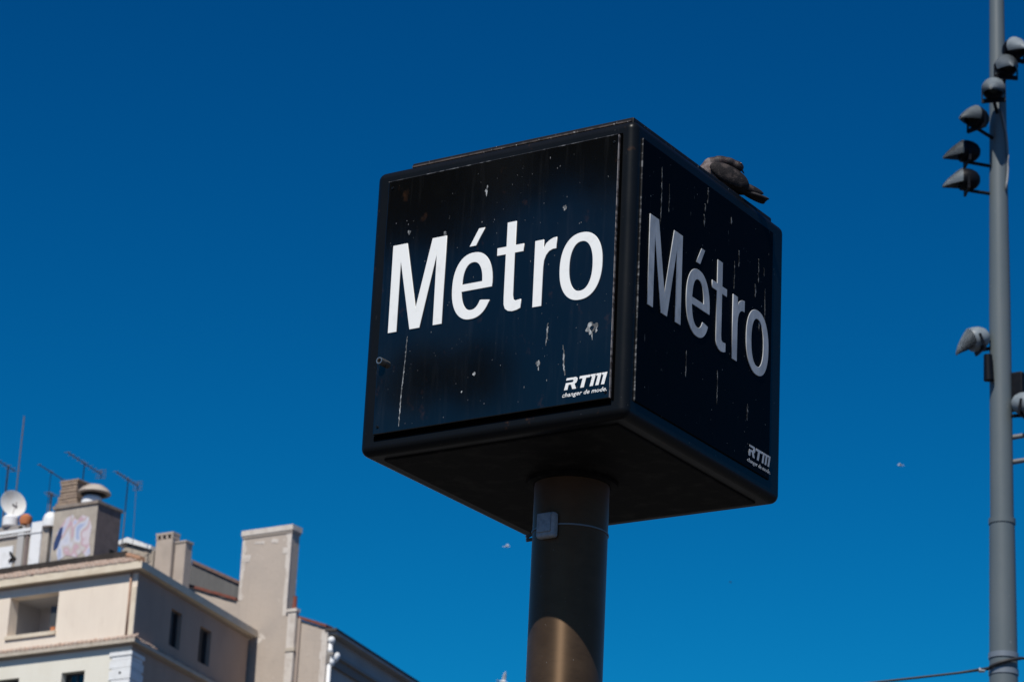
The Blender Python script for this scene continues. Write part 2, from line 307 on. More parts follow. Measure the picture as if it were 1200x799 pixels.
RL = [shear([(.254, .087), (.272, .087), (.272, .111), (.280, .111), (.293, .087), (.314, .087), (.300, .112), (.307, .118), (.309, .127), (.307, .140), (.297, .147), (.252, .147), (.252, .1335), (.286, .1335), (.289, .129), (.286, .1235), (.254, .1235)])]
TL = [shear([(.330, .087), (.349, .087), (.349, .132), (.366, .132), (.366, .147), (.314, .147), (.314, .132), (.330, .132)])]
def stroke(x): return shear([(x, .087), (x + .0175, .087), (x + .0175, .147), (x - .008, .147), (x - .008, .134), (x, .134)])
ML = [stroke(.374), stroke(.4005), stroke(.427)]

for q_ in (RL, TL, ML):
    for lp_ in q_: lp_[:] = [(.288 + (x - .254) * .78, .1075 + (z - .087) * .68) for x, z in lp_]
def face_object(name, me, fn, out, material, parent, label=None, extra=(0, 0)):
    og = root_origin(parent)
    for v in me.vertices: v.co = fn(v.co.x + extra[0], v.co.y + extra[1], v.co.z + out) - og
    return link(name, me, material, parent, label=label)
def tagline_mesh():
    cu = bpy.data.curves.new('tagline', 'FONT'); cu.body = 'changer de mode.'; cu.size = 0.030; cu.shear = 0.25; cu.extrude = 0.0003; cu.resolution_u = 3; cu.space_character = 1.04; cu.offset = 0.0004
    o = bpy.data.objects.new('tagline', cu); COL.objects.link(o)
    me = bpy.data.meshes.new_from_object(o.evaluated_get(bpy.context.evaluated_depsgraph_get())); bpy.data.objects.remove(o); bpy.data.curves.remove(cu)
    x0 = min(v.co.x for v in me.vertices); x1 = max(v.co.x for v in me.vertices)
    for v in me.vertices: v.co.x = (v.co.x - x0) * 0.163 / (x1 - x0) + 0.283; v.co.y = v.co.y * 0.66 + 0.0855
    return me

def panel(which, lab, pm, lm, dx):
    fn = face_fn(which)
    u0, u1 = (-0.443, 0.456) if which in 'AC' else (-0.474, 0.425)
    z0, z1 = 0.060, 0.955
    bm = bmesh.new()
    cs = [fn(u, z, o) for u in (u0, u1) for z in (z0, z1) for o in (-0.017 if which == 'A' else -0.021 if which != 'B' else -0.007, 0.0)]
    a = [min(c[i] for c in cs) for i in range(3)]; b = [max(c[i] for c in cs) for i in range(3)]
    box(bm, a, b, 0.003, 2)
    p = obj('panel', bm, pm, sign, label=lab)
    for lp, nm in ((M_, 'letter'), (E_, 'letter'), (T_, 'letter'), (R_, 'letter'), (O_, 'letter')):
        me = outline_mesh(nm, lp, 0.002 if which != 'B' else 0.0012, 0.001)
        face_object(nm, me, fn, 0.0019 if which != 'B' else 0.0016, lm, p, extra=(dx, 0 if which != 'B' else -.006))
    for lp in (RL, TL, ML):
        me = outline_mesh('logo_letter', lp, 0.0008, 0.0, 0.0009)
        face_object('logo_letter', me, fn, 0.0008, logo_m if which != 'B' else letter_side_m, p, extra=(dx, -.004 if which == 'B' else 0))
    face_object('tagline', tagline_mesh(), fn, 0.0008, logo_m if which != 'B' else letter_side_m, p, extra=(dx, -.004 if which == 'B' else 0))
    return p, fn, u0, u1, z0, z1
pA, fA, u0, u1, z0, z1 = panel('A', 'sunlit glossy black front panel with white lettering', panel_m, letter_m, 0.0)
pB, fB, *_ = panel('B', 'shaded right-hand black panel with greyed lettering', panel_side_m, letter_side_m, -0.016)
panel('C', None, panel_side_m, letter_side_m, 0.0)
panel('E', None, panel_side_m, letter_side_m, 0.0)

def bar(fn, ua, ub, za, zb, oa, ob):
    bm = bmesh.new(); cs = [fn(u, z, o) for u in (ua, ub) for z in (za, zb) for o in (oa, ob)]
    box(bm, [min(c[i] for c in cs) for i in range(3)], [max(c[i] for c in cs) for i in range(3)]); return bm
obj('edge_trim', bar(fA, u1 - 0.0008, u1 + 0.0012, z0 + 0.001, z1 - 0.001, -0.007, 0.0012), worn_m, pA)
obj('edge_trim', bar(fA, u0, u1 - 0.004, z1 - 0.0005, z1 + 0.002, -0.019, 0.0008), mat('scuffed_top_edge', (0.012, 0.012, 0.013), 0.5, 0, 0.4, [((30, 30, 30), 4, 0.5, 0.65, DUST, 0.5)]), pA)
obj('edge_trim', bar(fB, -0.4750, -0.4738, z0 + 0.001, z1 - 0.001, -0.005, 0.0008), mat('scuffed_side_edge', (0.010, 0.010, 0.011), 0.5, 0, 0.4, [((30, 30, 60), 4, 0.5, 0.65, DUST, 0.5)]), pB)
for u_, z_ in ((-.425, .93), (.44, .93), (.44, .08), (-.425, .085)):
    bm = bmesh.new(); p_ = fA(u_, z_, 0); tube(bm, p_, p_ + Vector((0, -.003, 0)), .005, .0045, 12); obj('screw', bm, housing_m, pA, angle=40)
bm = bmesh.new(); lathe(bm, [(0.128, -0.022), (0.152, -0.020), (0.152, -0.007), (0.13, -0.005)], (0, 0, ZB), 48, cap=False)
obj('pole_flange', bm, under_m, sign, angle=40)
gap_shade_m = mat('black_rubber_seal', (0.0012, 0.0012, 0.0014), 0.9, 0, 0.0)  # black strips that paint the shade in the gaps round the front panel
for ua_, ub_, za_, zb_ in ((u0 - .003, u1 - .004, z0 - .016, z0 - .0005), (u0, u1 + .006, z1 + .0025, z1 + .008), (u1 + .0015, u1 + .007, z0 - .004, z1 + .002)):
    obj('gap_shade', bar(fA, ua_, ub_, za_, zb_, -0.020, -0.0125), gap_shade_m, pA)
bm = bmesh.new(); box(bm, (-.372, -.5035, ZB + H - .0005), (.482, -.4995, ZB + H + .0045))
obj('worn_edge', bm, mat('worn_brown_edge', (0.075, 0.058, 0.052), 0.6, 0, 0.3, [((26, 26, 26), 5, 0.45, 0.6, (0.012, 0.011, 0.011), 0.9), ((70, 70, 70), 3, 0.62, 0.7, CHALK, 0.8)]), sign)
# lock knob on the front panel
bm = bmesh.new()
prof = [(0.0, -0.006), (0.007, -0.006), (0.007, 0.024), (0.0085, 0.026), (0.0115, 0.026), (0.0125, 0.024), (0.0125, -0.012)]
rings = []
for r_, o_ in prof:
    rings.append([bm.verts.new(fA(-0.417 + r_ * math.cos(2 * math.pi * i / 24), 0.307 + r_ * math.sin(2 * math.pi * i / 24), o_)) for i in range(24)])
for A_, B_ in zip(rings, rings[1:]):
    for i in range(24): bm.faces.new((A_[i], A_[(i + 1) % 24], B_[(i + 1) % 24], B_[i]))
bmesh.ops.remove_doubles(bm, verts=bm.verts, dist=1e-6); bmesh.ops.recalc_face_normals(bm, faces=bm.faces[:])
lk = obj('lock', bm, chrome_m, pA, angle=40)

# bird droppings dried on the faces: ragged runs and splats
def run(fn, pts, wd, parent, seed):
    rnd = random.Random(seed); L_, R2 = [], []
    dense = []
    for (a, b) in zip(pts, pts[1:]):
        k = max(2, int(math.dist(a, b) / 0.006))
        for i in range(k): dense.append((a[0] + (b[0] - a[0]) * i / k, a[1] + (b[1] - a[1]) * i / k))
    dense.append(pts[-1]); n = len(dense)
    for i, (u, z) in enumerate(dense):
        h = wd * (0.35 + 0.65 * math.sin(math.pi * min(1, (i + 1) / n)) ** 0.5) * rnd.uniform(0.35, 1.15) / 2
        j = rnd.uniform(-.25, .25) * wd
        L_.append((u - h + j, z)); R2.append((u + h + j, z))
    me = outline_mesh('dropping', [L_ + R2[::-1]], 0.0008); face_object('dropping', me, fn, 0.0006, poo_m if parent == pA else poo_side_m, parent)
def splat(fn, u, z, r, parent, seed, hole=False):
    rnd = random.Random(seed); pts = []
    ph = [(k, rnd.uniform(0, 6.28), rnd.uniform(.10, .22) / k ** .5) for k in (2, 3, 4, 6)]
    for i in range(44):
        a = 2 * math.pi * i / 44; q = r * (0.82 + sum(w_ * math.sin(k * a + p_) for k, p_, w_ in ph)) * rnd.uniform(.95, 1.05); pts.append((u + q * math.cos(a), z + q * 1.2 * math.sin(a) - (0.35 * r if math.sin(a) < -.85 else 0)))
    loops = [pts]
    if hole: loops.append([(u + .18 * r + .34 * r * (1 + .25 * math.sin(2 * a + 1)) * math.cos(a), z - .12 * r + .46 * r * (1 + .2 * math.sin(3 * a)) * math.sin(a)) for a in [2 * math.pi * i / 20 for i in range(20)]])
    me = outline_mesh('dropping', loops, 0.001); face_object('dropping', me, fn, 0.0007, poo_m, parent)
run(fA, [(-.327, .385), (-.330, .30), (-.337, .20), (-.340, .075)], 0.0045, pA, 1)
run(fA, [(.217, .345), (.217, .31), (.214, .27)], 0.006, pA, 2)
run(fA, [(.277, .262), (.283, .235), (.283, .20), (.289, .158)], 0.006, pA, 3)
splat(fA, .379, .305, .019, pA, 4, True); run(fA, [(.398, .318), (.399, .285)], 0.010, pA, 5); run(fA, [(.384, .285), (.385, .262)], 0.005, pA, 6)
splat(fA, .187, .215, .009, pA, 7); run(fA, [(.188, .21), (.191, .190)], .007, pA, 8)
splat(fA, -.345, .757, .007, pA, 9); splat(fA, -.200, .727, .007, pA, 10); splat(fA, .263, .735, .008, pA, 11)
splat(fA, -.045, .85, .006, pA, 12); run(fA, [(-.042, .87), (-.043, .83)], .006, pA, 13); splat(fA, -.055, .215, .006, pA, 14)
splat(fA, -.10, .16, .003, pA, 15)
for k, (u, z, l) in enumerate([(-.043, .945, .06), (-.06, .88, .03), (-.063, .84, .045), (.12, .90, .03), (-.35, .90, .20), (-.30, .86, .10), (.15, .75, .10), (.18, .80, .06), (.30, .72, .05), (.32, .82, .09), (.33, .63, .07), (.36, .80, .03), (.37, .72, .12), (-.16, .33, .09), (.05, .33, .12), (.26, .28, .06)]):
    run(fB, [(u, z), (u + .002, z - l / 2), (u, z - l)], .005 if l > .08 else .008, pB, 40 + k)
# small dried flecks over both faces
def flecks(fn, parent, n, seed, k):
    rnd = random.Random(seed); bm = bmesh.new()
    for i in range(n):
        u = rnd.uniform(-.43, .44); z = rnd.uniform(.08, .94); r_ = rnd.uniform(.0008, .0022) * k; st = rnd.choice((1, 1, 1.6, 3))
        vs2 = [bm.verts.new(fn(u + r_ * math.cos(a) * rnd.uniform(.6, 1.2), z + st * r_ * math.sin(a), 0.0006)) for a in [2 * math.pi * q / 6 for q in range(6)]]
        bm.faces.new(vs2)
    obj('fleck_layer', bm, mat('grey_flecks', (0.20, 0.20, 0.21), 0.9), parent, kind='stuff')
flecks(fA, pA, 80, 5, 0.6); flecks(fB, pB, 80, 6, 0.6)

# grey clip-on box strapped round the pole
az_b = math.atan2(-0.150, 0.0)
zc = ZB - 0.19
bm = bmesh.new()
lathe(bm, [(0.1256, -0.0026), (0.1280, -0.0026), (0.1280, 0.0026), (0.1256, 0.0026)], (0, 0, zc + 0.005), 72, cap=False)
obj('strap', bm, strap_m, sign, angle=40)
ang = R(-92); er = Vector((math.cos(ang), math.sin(ang), 0)); et = Vector((-math.sin(ang), math.cos(ang), 0))
mb = Matrix((et, er, Vector((0, 0, 1)))).transposed().to_4x4(); mb.translation = er * 0.125 + Vector((0, 0, zc))
bm = bmesh.new(); box(bm, (-0.036, -0.004, -0.043), (0.036, 0.026, 0.043), 0.010, 3, mb)
sb = obj('sensor_box', bm, plastic_m, sign, angle=40, label='small grey plastic box strapped to the pole')
bm = bmesh.new(); box(bm, (-0.030, 0.024, -0.026), (0.024, 0.031, 0.039), 0.004, 2, mb)
obj('box_cover', bm, mat('blue_grey_cover', (0.27, 0.30, 0.34), 0.45, 0, 0.4, [((60, 60, 60), 4, 0.45, 0.65, (0.17, 0.20, 0.24), 0.8)]), sb, angle=40)
bm = bmesh.new(); tube(bm, (-0.128, -0.03, zc + 0.015), (-0.142, -0.045, zc + 0.0), 0.006); tube(bm, (-0.128, -0.03, zc - .004), (-0.142, -0.045, zc - 0.01), 0.006)
obj('strap_buckle', bm, strap_m, sign)

# ------------------------------------------------------------------ pigeon preening on the top edge
P0 = Vector((0.440, 0.212, ZB + H + 0.012))
rl = Vector((0.845, 0.535, 0)).normalized()
pig = thing('pigeon', 'grey-brown pigeon preening its back on the top edge of the black cube', 'pigeon', P0)
pig.scale = (0.86, 0.86, 0.82)
ax = Vector((math.cos(R(50)), math.sin(R(50)), 0))       # towards the tail
sd_ = Vector((-ax.y, ax.x, 0))
UPV = Vector((0, 0, 1))
def pb(l, s, z): return ax * l + sd_ * s + UPV * z       # bird space: along, sideways, up
def ellipsoid(bm, c, r, d=None, n=16):
    g = bmesh.ops.create_uvsphere(bm, u_segments=n * 2, v_segments=n, radius=1.0)
    d = (d or ax).normalized(); s = UPV.cross(d)
    s = s.normalized() if s.length > 1e-4 else sd_
    u = d.cross(s)
    for v in g['verts']: v.co = Vector(c) + d * v.co.x * r[0] + s * v.co.y * r[1] + u * v.co.z * r[2]
def remesh(bm, name, vox, material, parent, smooth_it=4, disp=0.0):
    me = bpy.data.meshes.new(name); bm.to_mesh(me); bm.free()
    o = bpy.data.objects.new(name, me); COL.objects.link(o)
    r = o.modifiers.new('r', 'REMESH'); r.mode = 'VOXEL'; r.voxel_size = vox
    s = o.modifiers.new('s', 'SMOOTH'); s.iterations = smooth_it; s.factor = 0.5
    me2 = bpy.data.meshes.new_from_object(o.evaluated_get(bpy.context.evaluated_depsgraph_get()))
    bpy.data.objects.remove(o); bpy.data.meshes.remove(me)
    return link(name, me2, material, parent, smooth=True)
bm = bmesh.new()
ellipsoid(bm, pb(-0.028, 0, 0.082), (0.082, 0.055, 0.056), pb(1, 0, -0.30))
ellipsoid(bm, pb(-0.075, 0, 0.098), (0.045, 0.045, 0.046))
ellipsoid(bm, pb(0.045, 0, 0.060), (0.062, 0.038, 0.034), pb(1, 0, -0.25))
ellipsoid(bm, pb(-0.066, -.012, 0.128), (0.040, 0.032, 0.034), pb(1, 0, .2))
ellipsoid(bm, pb(-0.035, -.020, 0.147), (0.040, 0.026, 0.024), pb(1, 0, .10))
ellipsoid(bm, pb(0.000, -.026, 0.146), (0.036, 0.023, 0.021), pb(1, 0, -.15))
ellipsoid(bm, pb(0.034, -.030, 0.134), (0.028, 0.022, 0.022), pb(1, 0, -.5))
body = remesh(bm, 'body', 0.005, feather_m, pig, 5)
for ms in (breast_m, neck_m): body.data.materials.append(ms)
for p in body.data.polygons:
    l = p.center.dot(ax); z = p.center.z
    if z > 0.118 + (0.010 if l < -0.05 else 0) and l > -0.085: p.material_index = 2
    elif l < -0.055: p.material_index = 1
for sgn in (-1, 1):
    bm = bmesh.new()
    ellipsoid(bm, pb(-0.005, sgn * 0.043, 0.082), (0.092, 0.017, 0.042), pb(1, -sgn * 0.12, -0.28))
    ellipsoid(bm, pb(0.085, sgn * 0.022, 0.050), (0.075, 0.009, 0.018), pb(1, -sgn * 0.16, -0.16))
    remesh(bm, 'wing', 0.004, feather_m, pig, 3)
bm = bmesh.new()
for k in range(7):
    o_ = (k - 3) / 3
    ellipsoid(bm, pb(0.118, o_ * 0.017, 0.030 - abs(o_) * .004), (0.062, 0.011, 0.008), pb(1, o_ * 0.18, -0.26), 8)
remesh(bm, 'tail', 0.003, tail_m, pig, 2)
bm = bmesh.new(); ellipsoid(bm, pb(0.055, -.030, 0.117), (0.015, 0.004, 0.0035), pb(.75, 0, -1), 8); obj('beak', bm, beak_m, pig, smooth=True, local=True)
bm = bmesh.new(); ellipsoid(bm, pb(0.0525, -.031, 0.1245), (0.006, 0.006, 0.005), None, 8); obj('cere', bm, cere_m, pig, smooth=True, local=True)
for sgn in (-1, 1):
    bm = bmesh.new(); ellipsoid(bm, pb(0.040, -.030 + sgn * .0205, 0.139), (0.004, 0.003, 0.004), None, 8); obj('eye', bm, eye_m, pig, smooth=True, local=True)
    bm = bmesh.new(); tube(bm, pb(0.0, sgn * 0.022, 0.045), pb(0.004, sgn * 0.024, 0.004), 0.005, 0.004, 8)
    for q in (-.5, 0, .5): tube(bm, pb(0.004, sgn * 0.024, 0.0035), pb(-0.028, sgn * 0.024 + q * .026, 0.003), 0.0032, 0.002, 6)
    tube(bm, pb(0.004, sgn * 0.024, 0.0035), pb(0.02, sgn * 0.024, 0.003), 0.003, 0.002, 6)
    obj('foot', bm, foot_m, pig, local=True)

# ------------------------------------------------------------------ tall floodlight mast, 30 m away
MB = Vector((-6.893, 19.495, 0))
mast = thing('light_mast', 'tall tapered grey steel mast carrying clusters of floodlights', 'light mast', MB)
bm = bmesh.new()
lathe(bm, [(0.17, 0), (0.155, 6), (0.1455, 8.9), (0.131, 10.58), (0.129, 10.62), (0.122, 10.64), (0.113, 13.0), (0.101, 14.2), (0.08, 16.6), (0.066, 18.4), (0.06, 20), (0.045, 20.05)], MB, 40)
obj('pole', bm, mast_m, mast, angle=40)
bm = bmesh.new(); lathe(bm, [(0.128, -0.03), (0.139, -0.028), (0.139, 0.028), (0.122, 0.03)], MB + Vector((0, 0, 10.61)), 40, cap=False)
obj('joint_ring', bm, mast_m, mast, angle=40)
for dz in (-0.085, 0.085):
    bm = bmesh.new(); lathe(bm, [(0.14, -0.03), (0.153, -0.028), (0.153, 0.028), (0.14, 0.03)], MB + Vector((0, 0, 9.10 + dz)), 40, cap=False)
    obj('clamp_band', bm, mat('pale_steel_band', (0.21, 0.235, 0.26), 0.35, 0.3), mast, angle=40)
LIGHT_R = rl; TO_CAM = Vector((rl.y, -rl.x, 0))
def horiz(theta): # theta 0 = to the left of the picture, 90 = towards the camera
    return (-LIGHT_R * math.cos(R(theta)) + TO_CAM * math.sin(R(theta))).normalized()
def flood_meshes():
    d = {}
    bm = bmesh.new()                                     # round-backed black housing, beam along +X
    lathe(bm, [(0.012, -0.20), (0.055, -0.19), (0.10, -0.155), (0.128, -0.10), (0.140, -0.035), (0.138, 0.03), (0.132, 0.045)], (0, 0, 0), 28, axis='X')
    me = bpy.data.meshes.new('floodlight'); bm.to_mesh(me); bm.free(); d['body'] = me
    bm = bmesh.new(); n = 24                             # hood: ring sections that run down to a low beak
    secs = [(0.030, 0.142, 0.0), (0.07, 0.128, -0.014), (0.14, 0.095, -0.042), (0.21, 0.058, -0.075), (0.265, 0.020, -0.108)]
    rings = [[bm.verts.new((x, r * math.cos(2 * math.pi * i / n), cz + r * math.sin(2 * math.pi * i / n))) for i in range(n)] for x, r, cz in secs]
    for A, B in zip(rings, rings[1:]):
        for i in range(n):
            if math.sin(2 * math.pi * (i + .5) / n) > -0.45: bm.faces.new((A[i], A[(i + 1) % n], B[(i + 1) % n], B[i]))
    bm.faces.new(rings[-1])
    bmesh.ops.solidify(bm, geom=bm.faces[:], thickness=0.006)
    me = bpy.data.meshes.new('hood'); bm.to_mesh(me); bm.free(); d['hood'] = me
    bm = bmesh.new(); lathe(bm, [(0.02, 0.048), (0.10, 0.044), (0.118, 0.035)], (0, 0, 0), 24, axis='X')
    me = bpy.data.meshes.new('lens'); bm.to_mesh(me); bm.free(); d['lens'] = me
    bm = bmesh.new()                                     # yoke and arm back to the mast
    for s in (-1, 1): box(bm, (-0.05, s * 0.142 - 0.006, -0.11), (-0.02, s * 0.142 + 0.006, 0.02))
    box(bm, (-0.05, -0.148, -0.165), (-0.02, 0.148, -0.115)); tube(bm, (-0.035, 0, -0.14), (-0.33, 0, -0.17), 0.022, 0.022, 10)
    me = bpy.data.meshes.new('bracket'); bm.to_mesh(me); bm.free(); d['bracket'] = me
    for k, mm in (('body', lamp_body_m), ('hood', hood_m), ('lens', lens_m), ('bracket', lamp_body_m)):
        d[k].materials.append(mm)
        for p in d[k].polygons: p.use_smooth = True
        d[k].set_sharp_from_angle(angle=R(45))
    return d
FM = flood_meshes()
FMg = FM['body'].copy(); FMg.materials.clear(); FMg.materials.append(hood_m)
def flood(theta, rad, z, pitch=0, scale=1.0, grey=False, label=None):
    d = horiz(theta)
    f = bpy.data.objects.new('floodlight', FMg if grey else FM['body']); COL.objects.link(f); f.parent = mast
    f.location = d * rad + Vector((0, 0, z)); f.scale = (scale,) * 3
    f.rotation_euler = (0, R(pitch), math.atan2(d.y, d.x))
    if label: f['label'] = label
    for k in ('hood', 'lens', 'bracket'):
        c = bpy.data.objects.new(k, FM[k]); COL.objects.link(c); c.parent = f
    return f
for th, z, pt in ((2, 14.43, 0), (6, 14.75, 0), (40, 15.07, -2), (74, 15.355, 0), (96, 15.63, 0), (112, 15.855, 0)):
    flood(th, 0.375, z, pt, 0.88)
flood(12, 0.30, 12.58, 22, 0.92, True, 'grey backed floodlight alone on the left of the mast')
flood(150, 0.30, 11.86, 10, 0.9, True)
bm = bmesh.new(); tube(bm, MB + horiz(35) * 0.17 + Vector((0, 0, 12.12)), MB + horiz(35) * 0.18 + Vector((0, 0, 12.40)), 0.055, 0.045, 14)
obj('junction_box', bm, lamp_body_m, mast, angle=40)
bm = bmesh.new(); box(bm, (-0.10, -0.06, -0.22), (0.10, 0.06, 0.20), 0.03, 2, Matrix.Translation(MB + horiz(180) * 0.16 + Vector((0, 0, 12.05))))
obj('ballast_box', bm, lamp_body_m, mast, angle=40)
for z in (11.53, 11.26):
    bm = bmesh.new(); tube(bm, MB + horiz(180) * 0.09 + Vector((0, 0, z)), MB + horiz(172) * 0.42 + Vector((0, 0, z + 0.05)), 0.028, 0.024, 10)
    tube(bm, MB + horiz(172) * 0.36 + Vector((0, 0, z - 0.05)), MB + horiz(172) * 0.37 + Vector((0, 0, z + 0.28)), 0.05, 0.045, 10)
    obj('lamp_arm', bm, mat('dull_grey_arm', (0.12, 0.12, 0.125), 0.6), mast, angle=40)
# thin wire looping down the mast beside the upper lights
bm = bmesh.new()
pts = []
for i in range(13):
    t = i / 12; th = 95 + 50 * math.sin(t * 2.6) ; z = 15.25 - 0.95 * t
    rr = 0.112 + 0.005 * (15.25 - z)
    pts.append(MB + horiz(th) * rr + Vector((0, 0, z)))
path(bm, pts, 0.012, 6); obj('loop_wire', bm, mat('grey_wire', (0.20, 0.21, 0.22), 0.5), mast, smooth=True)

# span wire held by the mast
cab = thing('span_wire', 'black span wire wrapped round the grey mast near the bottom right', 'cable', MB + Vector((0, 0, 9.10)))
bm = bmesh.new()
c0 = MB + Vector((0, 0, 9.10))
left = [c0 + horiz(20 + i * 10) * 0.172 + Vector((0, 0, -0.06 + 0.0085 * i)) for i in range(0, 17)]
wl = [c0 - LIGHT_R * (0.17 + d_) + TO_CAM * 0.05 + Vector((0, 0, -0.07 - 0.165 * d_ + 0.0025 * d_ * d_)) for d_ in (30, 22, 15, 10, 7, 5, 3.5, 2.3, 1.5, 1.0, 0.6, 0.3)]
wr = [c0 + LIGHT_R * (0.17 + d_) + TO_CAM * 0.0 + Vector((0, 0, 0.075 + 0.03 * d_)) for d_ in (0.06, 0.5, 1.0, 3, 8, 20)]
path(bm, wl + left + wr, [0.012] * len(wl) + [0.018] * len(left) + [0.012] * len(wr), 8)
obj('wire', bm, cable_m, cab, smooth=True)
for pos in (c0 - LIGHT_R * 0.23 + TO_CAM * 0.05 + Vector((0, 0, -0.080)), c0 + LIGHT_R * 0.27 + Vector((0, 0, 0.083))):
    bm = bmesh.new(); tube(bm, pos - LIGHT_R * 0.03, pos + LIGHT_R * 0.03, 0.024, 0.022, 12); obj('insulator', bm, white_cer_m, cab, angle=40)

# ------------------------------------------------------------------ apartment building at the lower left
K = Vector((-60.024, 68.347, 0))
aR = R(102.7); uR = Vector((math.cos(aR), math.sin(aR), 0)); nR = Vector((math.sin(aR), -math.cos(aR), 0))
def Lp(s, d, z): return K + Vector((-s, d, z))                   # along the sunny front, behind it, height
def Rp(t, o, z): return K + uR * t + nR * o + Vector((0, 0, z))  # along the shaded side, out of it, height
bld = thing('apartment_building', 'cream corner apartment building with a shaded side and a cluttered roof', 'building', K)

def wall(name, fn, u0, u1, z0, z1, openings, depth, material, parent, thick=0.012):
    """front sheet with cut openings, jambs turned in; fn(u, into, z)"""
    bm = bmesh.new()
    us = sorted({u0, u1, *[o[0] for o in openings], *[o[1] for o in openings]}); zs = sorted({z0, z1, *[o[2] for o in openings], *[o[3] for o in openings]})
    for a, b in zip(us, us[1:]):
        for c, d in zip(zs, zs[1:]):
            mu, mz = (a + b) / 2, (c + d) / 2
            if any(o[0] < mu < o[1] and o[2] < mz < o[3] for o in openings): continue
            bm.faces.new([bm.verts.new(fn(*p)) for p in ((a, 0, c), (b, 0, c), (b, 0, d), (a, 0, d))])
    for a, b, c, d in openings:
        q = [(a, c), (b, c), (b, d), (a, d)]
        for (p, r_) in zip(q, q[1:] + q[:1]):
            bm.faces.new([bm.verts.new(fn(x, dd, z)) for x, z, dd in ((p[0], p[1], 0), (r_[0], r_[1], 0), (r_[0], r_[1], depth), (p[0], p[1], depth))])
    for zz in (z0, z1): bm.faces.new([bm.verts.new(fn(x, dd, zz)) for x, dd in ((u0, 0), (u1, 0), (u1, thick), (u0, thick))])
    for uu in (u0, u1): bm.faces.new([bm.verts.new(fn(uu, dd, zz)) for dd, zz in ((0, z0), (thick, z0), (thick, z1), (0, z1))])
    bmesh.ops.remove_doubles(bm, verts=bm.verts, dist=0.0005)
    return obj(name, bm, material, parent)
def fbox(fn, ua, ub, ia, ib, za, zb, bm=None):
    bm = bm or bmesh.new()
    P = [bm.verts.new(fn(u, i, z)) for u in (ua, ub) for i in (ia, ib) for z in (za, zb)]
    for f in ((0, 1, 3, 2), (4, 6, 7, 5), (0, 4, 5, 1), (2, 3, 7, 6), (0, 2, 6, 4), (1, 5, 7, 3)): bm.faces.new([P[i] for i in f])
    bmesh.ops.recalc_face_normals(bm, faces=bm.faces[:]); return bm
def window(fn, a, b, c, d, dep, parent, bars=1):
    bm = bmesh.new(); fw = 0.06
    for ua, ub, za, zb in ((a, a + fw, c, d), (b - fw, b, c, d), (a + fw, b - fw, c, c + fw), (a + fw, b - fw, d - fw, d), ((a + b) / 2 - .035, (a + b) / 2 + .035, c + fw, d - fw)): fbox(fn, ua, ub, dep - 0.06, dep - 0.001, za, zb, bm)
    f = obj('window', bm, frame_m, parent)
    for ua, ub in ((a + fw, (a + b) / 2 - .035), ((a + b) / 2 + .035, b - fw)): obj('pane', fbox(fn, ua, ub, dep - 0.03, dep - 0.02, c + fw, d - fw), glass_m, f)
    return f
Lf = lambda u, i, z: Lp(u, i, z)
Rf = lambda u, i, z: Rp(u, -i, z)
# upper storey
lg = [(3.53, 5.78, 26.80, 28.20), (7.9, 10.15, 26.80, 28.20)]
wall('front_wall', Lf, 0.0, 14.0, 26.12, 28.56, lg, 0.45, plaster_m, bld)
rw = [(2.73, 3.58, 26.64, 27.96), (5.10, 6.04, 26.64, 27.94)]
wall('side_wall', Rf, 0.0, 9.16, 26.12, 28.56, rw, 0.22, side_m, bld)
for a, b, c, d in lg:
    bm = bmesh.new(); A_, B_, C_, D_ = a - .25, b + .25, c - .02, d + .05
    for q in (((A_, 1.9, C_), (B_, 1.9, C_), (B_, 1.9, D_), (A_, 1.9, D_)), ((A_, .451, C_), (A_, 1.9, C_), (A_, 1.9, D_), (A_, .451, D_)), ((B_, .451, C_), (B_, 1.9, C_), (B_, 1.9, D_), (B_, .451, D_)),
              ((A_, .451, C_), (B_, .451, C_), (B_, 1.9, C_), (A_, 1.9, C_)), ((A_, .451, D_), (B_, .451, D_), (B_, 1.9, D_), (A_, 1.9, D_))): bm.faces.new([bm.verts.new(Lf(*p)) for p in q])
    g = obj('loggia', bm, loggia_m, bld)
    obj('shutter', fbox(Lf, a + 0.30, a + 0.72, 0.46, 0.52, c + 0.01, d - 0.36), frame_m, g)
    obj('sill', fbox(Lf, a - 0.04, b + 0.04, -0.07, 0.40, c - 0.15, c - 0.012), fascia_m, g)
    obj('flower_pot', fbox(Lf, a + 0.06, a + 0.26, 0.02, 0.2, c - 0.01, c + 0.15), orange_m, g)
for a, b, c, d in rw: window(Rf, a, b, c, d, 0.22, bld)
# storeys below the lower cornice
lw = []
for k in range(7):
    for s0 in (2.0, 4.98, 7.96, 10.94): lw.append((s0, s0 + 1.04, 25.24 - 1.75 - k * 3.05, 25.24 - k * 3.05))
wall('front_wall', Lf, 0.0, 14.0, 0, 25.99, lw, 0.30, cream_m, bld)
for a, b, c, d in lw[:8]: window(Lf, a, b, c, d, 0.30, bld)
bm = bmesh.new()
for a, b, c, d in lw[8:]: fbox(Lf, a, b, 0.25, 0.28, c, d, bm)
obj('lower_glazing', bm, glass_m, bld, kind='stuff')
lr = [(2.73, 3.6, 25.2 - 1.6 - k * 3.05, 25.2 - k * 3.05) for k in range(7)] + [(5.6, 6.5, 25.2 - 1.6 - k * 3.05, 25.2 - k * 3.05) for k in range(7)]
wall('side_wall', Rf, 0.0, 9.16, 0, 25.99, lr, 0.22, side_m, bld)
for a, b, c, d in lr[::7]: window(Rf, a, b, c, d, 0.22, bld)
bm = bmesh.new()
for a, b, c, d in lr: 
    if d < 25: fbox(Rf, a, b, 0.18, 0.20, c, d, bm)
obj('lower_glazing', bm, glass_m, bld, kind='stuff')
